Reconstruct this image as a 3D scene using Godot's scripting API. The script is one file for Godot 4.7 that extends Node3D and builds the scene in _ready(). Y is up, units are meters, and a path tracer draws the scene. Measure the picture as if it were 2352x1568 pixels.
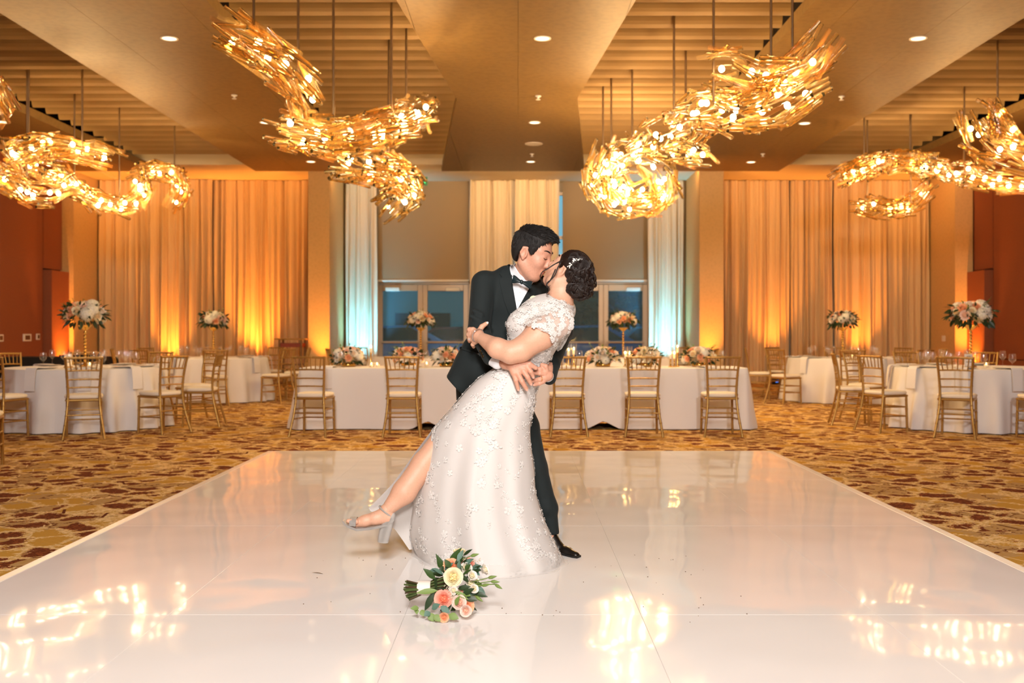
extends Node3D
# A hotel ballroom set for a wedding: a couple kisses on a white dance floor under glass-tube chandeliers.
# Metres, y up. The photographer's eye is at (0, 1.18, 0) and looks along -z.

const F := 2287.0      # focal length in pixels of the 2352 x 1568 frame
const EYE := 1.18
var M := {}
var taken := {}
var rng := RandomNumberGenerator.new()

# ---------------------------------------------------------------- mesh builder
class MB:
	var v := PackedVector3Array()
	var n := PackedVector3Array()
	var c := PackedColorArray()
	var ix := PackedInt32Array()
	var tint := Color.WHITE

	func add(pv: PackedVector3Array, pi: PackedInt32Array, smooth := true, fix := true) -> void:
		var cen := Vector3.ZERO
		for p in pv:
			cen += p
		cen /= maxf(1.0, pv.size())
		var flip := false
		if fix:
			var vol := 0.0
			for t in range(0, pi.size(), 3):
				var a := pv[pi[t]] - cen
				vol += a.dot((pv[pi[t + 2]] - pv[pi[t]]).cross(pv[pi[t + 1]] - pv[pi[t]]))
			flip = vol < 0.0
		var base := v.size()
		if smooth:
			var nn := PackedVector3Array()
			nn.resize(pv.size())
			for t in range(0, pi.size(), 3):
				var a := pi[t]
				var b := pi[t + 2] if flip else pi[t + 1]
				var d := pi[t + 1] if flip else pi[t + 2]
				var fn := (pv[d] - pv[a]).cross(pv[b] - pv[a])
				nn[a] += fn
				nn[b] += fn
				nn[d] += fn
				ix.append(base + a)
				ix.append(base + b)
				ix.append(base + d)
			for i in nn.size():
				nn[i] = nn[i].normalized() if nn[i].length_squared() > 1e-20 else Vector3.UP
				c.append(tint)
			v.append_array(pv)
			n.append_array(nn)
		else:
			for t in range(0, pi.size(), 3):
				var a := pv[pi[t]]
				var b := pv[pi[t + 2]] if flip else pv[pi[t + 1]]
				var d := pv[pi[t + 1]] if flip else pv[pi[t + 2]]
				var fn := (d - a).cross(b - a)
				if fn.length_squared() < 1e-20:
					continue
				fn = fn.normalized()
				for q in [a, b, d]:
					ix.append(v.size())
					v.append(q)
					n.append(fn)
					c.append(tint)

	func grid(rows: Array, close_u := true, cap0 := false, cap1 := false, smooth := true, fix := true, close_v := false) -> void:
		var m: int = rows[0].size()
		var pv := PackedVector3Array()
		var pi := PackedInt32Array()
		for r in rows:
			pv.append_array(r)
		var nr := rows.size()
		for i in (nr if close_v else nr - 1):
			var i2 := (i + 1) % nr
			for j in (m if close_u else m - 1):
				var k := (j + 1) % m
				var a := i * m + j
				var b := i * m + k
				var d := i2 * m + k
				var e := i2 * m + j
				pi.append_array(PackedInt32Array([a, b, d, a, d, e]))
		for cap in [[cap0, 0], [cap1, nr - 1]]:
			if cap[0]:
				var mid := Vector3.ZERO
				var at: int = cap[1] * m
				for j in m:
					mid += pv[at + j]
				var w := pv.size()
				for j in m:
					pv.append(pv[at + j])
				pv.append(mid / m)
				for j in m:
					if cap[1] == 0:
						pi.append_array(PackedInt32Array([w + m, w + (j + 1) % m, w + j]))
					else:
						pi.append_array(PackedInt32Array([w + m, w + j, w + (j + 1) % m]))
		add(pv, pi, smooth, fix)

	func tube(pts: Array, rad, sides := 8, caps := true, smooth := true) -> void:
		var rows := []
		var up := Vector3.UP
		var t0: Vector3 = (pts[1] - pts[0]).normalized()
		if absf(t0.dot(up)) > 0.9:
			up = Vector3.RIGHT
		var x := t0.cross(up).normalized()
		for i in pts.size():
			var t: Vector3 = (pts[mini(i + 1, pts.size() - 1)] - pts[maxi(i - 1, 0)]).normalized()
			x = (x - t * x.dot(t)).normalized()
			var y := t.cross(x)
			var r: float = rad[i] if rad is Array else rad
			var row := PackedVector3Array()
			for j in sides:
				var a := TAU * j / sides
				row.append(pts[i] + (x * cos(a) + y * sin(a)) * r)
			rows.append(row)
		grid(rows, true, caps, caps, smooth)

	func lathe(prof: Array, sides := 16, xf := Transform3D.IDENTITY, smooth := true) -> void:
		var rows := []
		for p in prof:
			var row := PackedVector3Array()
			for j in sides:
				var a := TAU * j / sides
				row.append(xf * Vector3(cos(a) * p.x, p.y, sin(a) * p.x))
			rows.append(row)
		grid(rows, true, false, false, smooth)

	func box(cen: Vector3, size: Vector3, b := Basis.IDENTITY) -> void:
		var h := size * 0.5
		var pv := PackedVector3Array()
		for i in 8:
			pv.append(cen + b * Vector3(h.x if i & 1 else -h.x, h.y if i & 2 else -h.y, h.z if i & 4 else -h.z))
		add(pv, PackedInt32Array([0, 1, 3, 0, 3, 2, 4, 6, 7, 4, 7, 5, 0, 4, 5, 0, 5, 1, 2, 3, 7, 2, 7, 6, 0, 2, 6, 0, 6, 4, 1, 5, 7, 1, 7, 3]), false)

	# a box with chamfered edges (ch metres)
	func cbox(cen: Vector3, size: Vector3, ch: float, b := Basis.IDENTITY) -> void:
		var rows := []
		var h := size * 0.5
		for s in [[-h.y, ch], [-h.y + ch, 0.0], [h.y - ch, 0.0], [h.y, ch]]:
			var x: float = h.x - s[1]
			var z: float = h.z - s[1]
			var row := PackedVector3Array()
			for q in [Vector2(x - ch, z), Vector2(x, z - ch), Vector2(x, -z + ch), Vector2(x - ch, -z), Vector2(-x + ch, -z), Vector2(-x, -z + ch), Vector2(-x, z - ch), Vector2(-x + ch, z)]:
				row.append(cen + b * Vector3(q.x, s[0], q.y))
			rows.append(row)
		grid(rows, true, true, true, false)

	func ball(cen: Vector3, rad: Vector3, b := Basis.IDENTITY, sides := 12, rings := 8) -> void:
		var rows := []
		for i in rings + 1:
			var p := PI * i / rings
			var row := PackedVector3Array()
			for j in sides:
				var a := TAU * j / sides
				row.append(cen + b * (Vector3(sin(p) * cos(a), cos(p), sin(p) * sin(a)) * rad))
			rows.append(row)
		grid(rows, true)

	# a flat outline in the xy plane of xf, pushed from z = 0 to z = depth
	func prism(poly: PackedVector2Array, depth: float, xf := Transform3D.IDENTITY) -> void:
		var tri := Geometry2D.triangulate_polygon(poly)
		var k := poly.size()
		var pv := PackedVector3Array()
		for z in [0.0, depth]:
			for p in poly:
				pv.append(xf * Vector3(p.x, p.y, z))
		var pi := PackedInt32Array()
		for t in range(0, tri.size(), 3):
			pi.append_array(PackedInt32Array([tri[t], tri[t + 1], tri[t + 2], k + tri[t], k + tri[t + 2], k + tri[t + 1]]))
		var area := 0.0
		for i in k:
			area += poly[i].cross(poly[(i + 1) % k])
		var t2 := 0.0
		if tri.size() >= 3:
			t2 = (poly[tri[1]] - poly[tri[0]]).cross(poly[tri[2]] - poly[tri[0]])
		for i in k:
			var j := (i + 1) % k
			if area * t2 > 0.0:
				pi.append_array(PackedInt32Array([j, i, k + i, j, k + i, k + j]))
			else:
				pi.append_array(PackedInt32Array([i, j, k + j, i, k + j, k + i]))
		add(pv, pi, false)

	func put(o: MB, xf: Transform3D) -> void:
		var base := v.size()
		var nb := xf.basis.orthonormalized()
		for i in o.v.size():
			v.append(xf * o.v[i])
			n.append(nb * o.n[i])
			c.append(o.c[i])
		for i in o.ix:
			ix.append(base + i)

	func mesh() -> ArrayMesh:
		var a := []
		a.resize(Mesh.ARRAY_MAX)
		a[Mesh.ARRAY_VERTEX] = v
		a[Mesh.ARRAY_NORMAL] = n
		a[Mesh.ARRAY_COLOR] = c
		a[Mesh.ARRAY_INDEX] = ix
		var m := ArrayMesh.new()
		if v.size():
			m.add_surface_from_arrays(Mesh.PRIMITIVE_TRIANGLES, a)
		return m

# ---------------------------------------------------------------- nodes
func numbered(called: String) -> String:
	var k: int = taken.get(called, -1) + 1
	taken[called] = k
	return called if k == 0 else "%s_%03d" % [called, k]

func tag(o: Node, label := "", category := "", group := "", kind := "") -> void:
	for p in [["label", label], ["category", category], ["group", group], ["kind", kind]]:
		if p[1]:
			o.set_meta(p[0], p[1])

func thing(called: String, label: String, category: String, where := Vector3.ZERO, turn := 0.0, group := "") -> Node3D:
	var o := Node3D.new()
	o.name = numbered(called)
	add_child(o)
	o.position = where
	o.rotation.y = turn
	tag(o, label, category, group)
	return o

func part(parent: Node, called: String, shape, m: Material, xf := Transform3D.IDENTITY) -> MeshInstance3D:
	var o := MeshInstance3D.new()
	o.name = numbered(called) if parent == self else called
	o.mesh = shape.mesh() if shape is MB else shape
	o.material_override = m
	o.transform = xf
	o.cast_shadow = GeometryInstance3D.SHADOW_CASTING_SETTING_ON
	parent.add_child(o, true)
	return o

func struct(called: String, shape, m: Material, label := "") -> MeshInstance3D:
	var o := part(self, called, shape, m)
	tag(o, label, "", "", "structure")
	return o

func copy(o: Node3D, where: Vector3, turn: float, label := "", group := "") -> Node3D:
	var r: Node3D = o.duplicate()
	r.name = numbered(str(o.name).rstrip("0123456789").trim_suffix("_"))
	add_child(r)
	r.position = where
	r.rotation.y = turn
	if label:
		r.set_meta("label", label)
	if group:
		r.set_meta("group", group)
	return r

func mat(col: Color, rough := 0.7, metal := 0.0, spec := 0.5) -> StandardMaterial3D:
	var m := StandardMaterial3D.new()
	m.albedo_color = col
	m.roughness = rough
	m.metallic = metal
	m.metallic_specular = spec
	return m

func glow(col: Color, energy: float) -> StandardMaterial3D:
	var m := mat(col, 0.5)
	m.emission_enabled = true
	m.emission = col
	m.emission_energy_multiplier = energy
	return m

func glass(col: Color, alpha: float, rough := 0.03) -> StandardMaterial3D:
	var m := mat(Color(col.r, col.g, col.b, alpha), rough)
	m.transparency = BaseMaterial3D.TRANSPARENCY_ALPHA
	return m

func noise_tex(freq: float, size := 256, normal := false, strength := 4.0, sd := 1, octaves := 4, ramp: Gradient = null) -> NoiseTexture2D:
	var fn := FastNoiseLite.new()
	fn.seed = sd
	fn.noise_type = FastNoiseLite.TYPE_SIMPLEX_SMOOTH
	fn.frequency = freq
	fn.fractal_octaves = octaves
	var t := NoiseTexture2D.new()
	t.noise = fn
	t.width = size
	t.height = size
	t.seamless = true
	t.as_normal_map = normal
	t.bump_strength = strength
	if ramp:
		t.color_ramp = ramp
	return t

func grain(m: StandardMaterial3D, scale: Vector3, freq: float, lo: float, hi: float, sd := 3, world := true) -> void:
	# a mottled colour over the material's own: multiplies it by lo .. hi
	var g := Gradient.new()
	g.set_color(0, Color(lo, lo, lo))
	g.set_color(1, Color(hi, hi, hi))
	m.albedo_texture = noise_tex(freq, 256, false, 4.0, sd, 4, g)
	m.uv1_triplanar = true
	m.uv1_world_triplanar = world
	m.uv1_scale = scale

func relief(m: StandardMaterial3D, freq: float, depth_cm: float, scale: Vector3, sd := 5, octaves := 3) -> void:
	m.heightmap_enabled = true
	m.heightmap_texture = noise_tex(freq, 256, false, 4.0, sd, octaves)
	m.heightmap_scale = depth_cm
	m.uv1_triplanar = true
	m.uv1_world_triplanar = true
	m.uv1_scale = scale

func at(px: float, py: float, d: float) -> Vector3:
	# the point d metres into the room that stands at a spot of the photograph
	return Vector3((px - 1190.0) / F * d, EYE - (py - 766.0) / F * d, -d)

# ---------------------------------------------------------------- smooth bodies
# a primitive is a dictionary: capsule {a, b, ra, rb} or ellipsoid {c, r, q}; k = softness of its joint, cut = carve
func cap(a: Vector3, b: Vector3, ra: float, rb: float, k := 0.02, cut := false) -> Dictionary:
	return {"a": a, "b": b, "ra": ra, "rb": rb, "k": k, "cut": cut}

func egg(c: Vector3, r: Vector3, q := Basis.IDENTITY, k := 0.02, cut := false) -> Dictionary:
	return {"c": c, "r": r, "q": q.transposed(), "k": k, "cut": cut}

func pcap(p: Array, q: Array, k := 0.02, cut := false) -> Dictionary:
	# [px, py, depth, radius in pixels]
	return cap(at(p[0], p[1], p[2]), at(q[0], q[1], q[2]), p[3] * p[2] / F, q[3] * q[2] / F, k, cut)

func pegg(px: float, py: float, d: float, rx: float, ry: float, rz: float, turn := 0.0, k := 0.02, cut := false) -> Dictionary:
	return egg(at(px, py, d), Vector3(rx * d / F, ry * d / F, rz), Basis(Vector3.BACK, turn), k, cut)

func field(prims: Array, p: Vector3) -> float:
	var o := 9.0
	for s in prims:
		var d: float
		if s.has("a"):
			var ab: Vector3 = s.b - s.a
			var t := clampf((p - s.a).dot(ab) / maxf(ab.length_squared(), 1e-9), 0.0, 1.0)
			d = (p - s.a - ab * t).length() - lerpf(s.ra, s.rb, t)
		else:
			var q: Vector3 = s.q * (p - s.c)
			var k0: float = (q / s.r).length()
			var k1: float = (q / (s.r * s.r)).length()
			d = k0 * (k0 - 1.0) / maxf(k1, 1e-6)
		if s.cut:
			var h: float = maxf(s.k - absf(-d - o), 0.0) / s.k
			o = maxf(o, -d) + h * h * s.k * 0.25
		else:
			var h: float = maxf(s.k - absf(d - o), 0.0) / s.k
			o = minf(o, d) - h * h * s.k * 0.25
	return o

# where the straight line from a to b meets the body: {p, n}, or empty
func hit(prims: Array, a: Vector3, b: Vector3) -> Dictionary:
	var dir := (b - a).normalized()
	var t := 0.0
	var most := a.distance_to(b)
	for i in 60:
		var d := field(prims, a + dir * t)
		if d < 0.0008:
			var p := a + dir * t
			var e := 0.003
			var g := Vector3(field(prims, p + Vector3(e, 0, 0)) - field(prims, p - Vector3(e, 0, 0)), field(prims, p + Vector3(0, e, 0)) - field(prims, p - Vector3(0, e, 0)), field(prims, p + Vector3(0, 0, e)) - field(prims, p - Vector3(0, 0, e)))
			return {"p": p, "n": g.normalized()}
		t += maxf(d * 0.8, 0.001)
		if t > most:
			break
	return {}

func net(prims: Array, cell: float, into: MB) -> void:
	var lo := Vector3(1e9, 1e9, 1e9)
	var hi := -lo
	var spans := []
	for s in prims:
		var l: Vector3
		var h: Vector3
		if s.has("a"):
			var r: Vector3 = Vector3.ONE * maxf(s.ra, s.rb)
			l = s.a.min(s.b) - r
			h = s.a.max(s.b) + r
		else:
			var r: Vector3 = Vector3.ONE * maxf(s.r.x, maxf(s.r.y, s.r.z))
			l = s.c - r
			h = s.c + r
		var pad: Vector3 = Vector3.ONE * (s.k + cell * 2.0)
		spans.append([l - pad, h + pad])
		if not s.cut:
			lo = lo.min(l - pad)
			hi = hi.max(h + pad)
	var nx := int((hi.x - lo.x) / cell) + 2
	var ny := int((hi.y - lo.y) / cell) + 2
	var nz := int((hi.z - lo.z) / cell) + 2
	var f := PackedFloat32Array()
	f.resize(nx * ny * nz)
	f.fill(9.0)
	for w in prims.size():
		var s: Dictionary = prims[w]
		var i0 := maxi(0, int((spans[w][0].x - lo.x) / cell))
		var j0 := maxi(0, int((spans[w][0].y - lo.y) / cell))
		var k0 := maxi(0, int((spans[w][0].z - lo.z) / cell))
		var i1 := mini(nx, int((spans[w][1].x - lo.x) / cell) + 2)
		var j1 := mini(ny, int((spans[w][1].y - lo.y) / cell) + 2)
		var k1 := mini(nz, int((spans[w][1].z - lo.z) / cell) + 2)
		var is_cap := s.has("a")
		var a: Vector3 = s.a if is_cap else s.c
		var ab: Vector3 = s.b - s.a if is_cap else Vector3.ZERO
		var inv := 1.0 / maxf(ab.length_squared(), 1e-9)
		var ra: float = s.ra if is_cap else 0.0
		var dr: float = s.rb - s.ra if is_cap else 0.0
		var er: Vector3 = Vector3.ONE if is_cap else s.r
		var ir := Vector3.ONE / er
		var ir2 := ir * ir
		var q: Basis = Basis.IDENTITY if is_cap else s.q
		var kk: float = s.k
		var cut: bool = s.cut
		for k in range(k0, k1):
			for j in range(j0, j1):
				var row := (k * ny + j) * nx
				var p := Vector3(lo.x + i0 * cell, lo.y + j * cell, lo.z + k * cell) - a
				for i in range(i0, i1):
					var d: float
					if is_cap:
						var t := clampf(p.dot(ab) * inv, 0.0, 1.0)
						d = (p - ab * t).length() - ra - dr * t
					else:
						var z := q * p
						var m0 := (z * ir).length()
						d = m0 * (m0 - 1.0) / maxf((z * ir2).length(), 1e-6)
					p.x += cell
					var o := f[row + i]
					if cut:
						if -d > o - kk:
							var h := maxf(kk - absf(-d - o), 0.0) / kk
							f[row + i] = maxf(o, -d) + h * h * kk * 0.25
					elif d < o + kk:
						var h := maxf(kk - absf(d - o), 0.0) / kk
						f[row + i] = minf(o, d) - h * h * kk * 0.25
	# one vertex in each cell that the surface crosses
	var id := PackedInt32Array()
	id.resize(nx * ny * nz)
	id.fill(-1)
	var pv := PackedVector3Array()
	var off := PackedInt32Array()
	for e in 8:
		off.append((e & 1) + ((e >> 1) & 1) * nx + ((e >> 2) & 1) * nx * ny)
	var ea := PackedInt32Array([0, 2, 4, 6, 0, 1, 4, 5, 0, 1, 2, 3])
	var eb := PackedInt32Array([1, 3, 5, 7, 2, 3, 6, 7, 4, 5, 6, 7])
	var near := cell * 2.2
	for k in nz - 1:
		for j in ny - 1:
			var row := (k * ny + j) * nx
			for i in nx - 1:
				var g := f[row + i]
				if g > near or g < -near:
					continue
				var sgn := 0
				for e in 8:
					if f[row + i + off[e]] < 0.0:
						sgn += 1
				if sgn == 0 or sgn == 8:
					continue
				var sum := Vector3.ZERO
				var cnt := 0
				for e in 12:
					var a := ea[e]
					var b := eb[e]
					var fa := f[row + i + off[a]]
					var fb := f[row + i + off[b]]
					if (fa < 0.0) != (fb < 0.0):
						var t := fa / (fa - fb)
						sum += Vector3((a & 1) + ((b & 1) - (a & 1)) * t, ((a >> 1) & 1) + (((b >> 1) & 1) - ((a >> 1) & 1)) * t, ((a >> 2) & 1) + (((b >> 2) & 1) - ((a >> 2) & 1)) * t)
						cnt += 1
				id[row + i] = pv.size()
				pv.append(lo + (Vector3(i, j, k) + sum / cnt) * cell)
	var pi := PackedInt32Array()
	var step := [1, nx, nx * ny]
	for k in range(1, nz - 1):
		for j in range(1, ny - 1):
			var row := (k * ny + j) * nx
			for i in range(1, nx - 1):
				var w := row + i
				if id[w] < 0 and id[w - 1] < 0 and id[w - nx] < 0 and id[w - nx * ny] < 0:
					continue
				var inside := f[w] < 0.0
				for ax in 3:
					if (f[w + step[ax]] < 0.0) == inside:
						continue
					var u: int = step[(ax + 1) % 3]
					var t: int = step[(ax + 2) % 3]
					var a := id[w]
					var b := id[w - u]
					var d := id[w - u - t]
					var e := id[w - t]
					if a < 0 or b < 0 or d < 0 or e < 0:
						continue
					if inside:
						pi.append_array(PackedInt32Array([a, d, b, a, e, d]))
					else:
						pi.append_array(PackedInt32Array([a, b, d, a, d, e]))
	into.add(pv, pi, true, true)

# a thin sheet that follows a body: an outline in picture pixels laid on the body from the front, off metres proud, thick metres thick
func sheet(prims: Array, outline: Array, depth: float, step: float, off: float, thick: float, into: MB) -> void:
	var poly := PackedVector2Array()
	for p in outline:
		poly.append(Vector2(p[0], p[1]))
	var lo := poly[0]
	var hi := poly[0]
	for p in poly:
		lo = lo.min(p)
		hi = hi.max(p)
	var pv := PackedVector3Array()
	var pi := PackedInt32Array()
	var key := {}
	var y := lo.y
	var tris := []
	while y < hi.y:
		var x := lo.x
		while x < hi.x:
			var sq := PackedVector2Array([Vector2(x, y), Vector2(x + step, y), Vector2(x + step, y + step), Vector2(x, y + step)])
			for piece in Geometry2D.intersect_polygons(poly, sq):
				var t := Geometry2D.triangulate_polygon(piece)
				for e in range(0, t.size(), 3):
					tris.append([piece[t[e]], piece[t[e + 1]], piece[t[e + 2]]])
			x += step
		y += step
	var back := PackedVector3Array()
	var edges := {}
	for t in tris:
		var id := []
		for p in t:
			var kk := Vector2i(roundi(p.x * 20.0), roundi(p.y * 20.0))
			if not key.has(kk):
				var eye := Vector3(0, EYE, 0)
				var far := at(p.x, p.y, depth + 0.5)
				var start := at(p.x, p.y, depth - 0.5)
				var h := hit(prims, start, far)
				if h.is_empty():
					h = {"p": at(p.x, p.y, depth), "n": Vector3.BACK}
				key[kk] = pv.size()
				pv.append(h.p + h.n * (off + thick))
				back.append(h.p + h.n * (off - 0.002))
			id.append(key[kk])
		if id[0] == id[1] or id[1] == id[2] or id[0] == id[2]:
			continue
		if (t[1] - t[0]).cross(t[2] - t[0]) < 0.0:
			id = [id[0], id[2], id[1]]
		pi.append_array(PackedInt32Array(id))
		for e in 3:
			var a: int = id[e]
			var b: int = id[(e + 1) % 3]
			if edges.has(Vector2i(b, a)):
				edges.erase(Vector2i(b, a))
			else:
				edges[Vector2i(a, b)] = true
	# clockwise on the picture (y down) is clockwise from the front
	into.add(pv, pi, true, false)
	var sv := PackedVector3Array()
	var si := PackedInt32Array()
	for e in edges:
		var w := sv.size()
		sv.append_array(PackedVector3Array([pv[e.x], pv[e.y], back[e.y], back[e.x]]))
		si.append_array(PackedInt32Array([w, w + 2, w + 1, w, w + 3, w + 2]))
	into.add(sv, si, false, false)

# ---------------------------------------------------------------- the scene
func _ready() -> void:
	rng.seed = 7
	view()
	materials()
	big_lights()
	room()
	dance_floor()
	drapes()
	ceiling_fittings()
	outside()
	chandeliers()
	banquet()
	couple()
	bouquet()
	oddments()

func view() -> void:
	var cam := Camera3D.new()
	cam.name = "camera"
	cam.projection = Camera3D.PROJECTION_FRUSTUM
	var lens := CameraAttributesPhysical.new()
	lens.frustum_focal_length = 35.0
	lens.frustum_focus_distance = 4.9
	lens.frustum_near = 0.05
	lens.frustum_far = 300.0
	lens.exposure_aperture = 3.0
	cam.attributes = lens
	cam.near = 0.05
	cam.far = 300.0
	cam.size = cam.near * 1568.0 / F
	cam.frustum_offset = Vector2(-14.0, -18.0) / F * cam.near
	cam.position = Vector3(0, EYE, 0)
	add_child(cam)
	cam.current = true
	var w := WorldEnvironment.new()
	w.name = "environment"
	var e := Environment.new()
	e.background_mode = Environment.BG_COLOR
	e.background_color = Color(0.50, 0.80, 0.90)
	e.background_energy_multiplier = 1.0
	e.tonemap_mode = Environment.TONE_MAPPER_LINEAR
	e.tonemap_exposure = 1.0
	e.sdfgi_enabled = true
	e.ssao_enabled = true
	e.ssil_enabled = true
	w.environment = e
	add_child(w)

const AMBER := Color(1.0, 0.825, 0.57)
const UPLIGHT := Color(1.0, 0.61, 0.22)
const COOL := Color(0.42, 0.84, 1.0)

func area(called: String, where: Vector3, towards: Vector3, size: Vector2, col: Color, energy: float, parent: Node = self) -> void:
	var l := AreaLight3D.new()
	l.name = called
	l.area_size = size
	l.light_color = col
	l.light_energy = energy
	l.area_range = 60.0
	l.area_attenuation = 2.0
	l.shadow_enabled = true
	parent.add_child(l, true)
	l.look_at_from_position(where, where + towards, Vector3.UP if absf(towards.normalized().y) < 0.95 else Vector3.BACK)

func omni(where: Vector3, col: Color, energy: float, size: float, parent: Node, called := "bulb_light") -> void:
	var l := OmniLight3D.new()
	l.name = called
	l.light_color = col
	l.light_energy = energy
	l.light_size = size
	l.omni_range = 50.0
	l.omni_attenuation = 2.0
	l.shadow_enabled = true
	l.position = where
	parent.add_child(l, true)

func spot(where: Vector3, towards: Vector3, col: Color, energy: float, angle: float, size: float, called := "spot_light") -> void:
	var l := SpotLight3D.new()
	l.name = called
	l.light_color = col
	l.light_energy = energy
	l.light_size = size
	l.spot_angle = angle
	l.spot_angle_attenuation = 0.9
	l.spot_range = 40.0
	l.spot_attenuation = 2.0
	l.shadow_enabled = true
	add_child(l, true)
	l.look_at_from_position(where, where + towards, Vector3.UP if absf(towards.normalized().y) < 0.95 else Vector3.BACK)

const FLASH_AT := Vector3(0.8, 4.1, 6.6)

func big_lights() -> void:
	# the photographer's softbox, behind the camera
	var aim := (Vector3(0.0, 1.0, -6.5) - FLASH_AT).normalized()
	var b := Basis.looking_at(aim)
	area("softbox_light", FLASH_AT + aim * 0.03, aim, Vector2(0.9, 0.9), Color(1.0, 0.98, 0.965), 76.0)
	# and a second, wider one boomed high over the camera
	var high := Vector3(-0.3, 4.0, 0.6)
	var down := (Vector3(0.0, 0.4, -5.5) - high).normalized()
	area("overhead_softbox_light", high + down * 0.03, down, Vector2(1.3, 1.3), Color(1.0, 0.98, 0.965), 31.0)
	var oh := thing("softbox", "wide white softbox boomed over the camera", "softbox", high)
	var hm := MB.new()
	hm.box(Vector3.ZERO, Vector3(1.3, 1.3, 0.01), Basis.looking_at(down))
	part(oh, "diffuser_light", hm, glow(Color(1, 0.97, 0.93), 2.0))
	hm = MB.new()
	hm.box(-down * 0.08, Vector3(1.34, 1.34, 0.12), Basis.looking_at(down))
	part(oh, "shell", hm, mat(Color(0.02, 0.02, 0.02), 0.8))
	hm = MB.new()
	hm.tube([-down * 0.1, Vector3(0.2, -0.2, 3.2), Vector3(0.2, -4.0, 3.2)], 0.02)
	part(oh, "boom", hm, mat(Color(0.03, 0.03, 0.03), 0.4))
	var o := thing("softbox", "photographer's square white softbox on a black stand behind the camera", "softbox", Vector3(FLASH_AT.x, 0, FLASH_AT.z))
	var loc := FLASH_AT - o.position
	var m := MB.new()
	m.box(loc, Vector3(0.9, 0.9, 0.01), b)
	part(o, "diffuser_light", m, glow(Color(1, 0.97, 0.93), 2.0))
	m = MB.new()
	var rows := []
	for s in [[0.46, -0.005], [0.46, 0.02], [0.1, 0.4]]:
		var row := PackedVector3Array()
		for q in [Vector2(-1, -1), Vector2(1, -1), Vector2(1, 1), Vector2(-1, 1)]:
			row.append(loc + b * Vector3(q.x * s[0], q.y * s[0], s[1] + 0.01))
		rows.append(row)
	m.grid(rows, true, false, true, false)
	part(o, "shell", m, mat(Color(0.02, 0.02, 0.02), 0.8))
	m = MB.new()
	m.tube([loc + b.z * 0.3, Vector3(0, 0.9, 0.3), Vector3(0, 0.5, 0.3)], 0.015)
	part(o, "pole", m, mat(Color(0.03, 0.03, 0.03), 0.4))
	for i in 3:
		m = MB.new()
		var a := TAU * i / 3.0 + 0.4
		m.tube([Vector3(0, 0.55, 0.3), Vector3(cos(a) * 0.5, 0.012, 0.3 + sin(a) * 0.5)], 0.012)
		part(o, "leg", m, mat(Color(0.03, 0.03, 0.03), 0.4))

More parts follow.
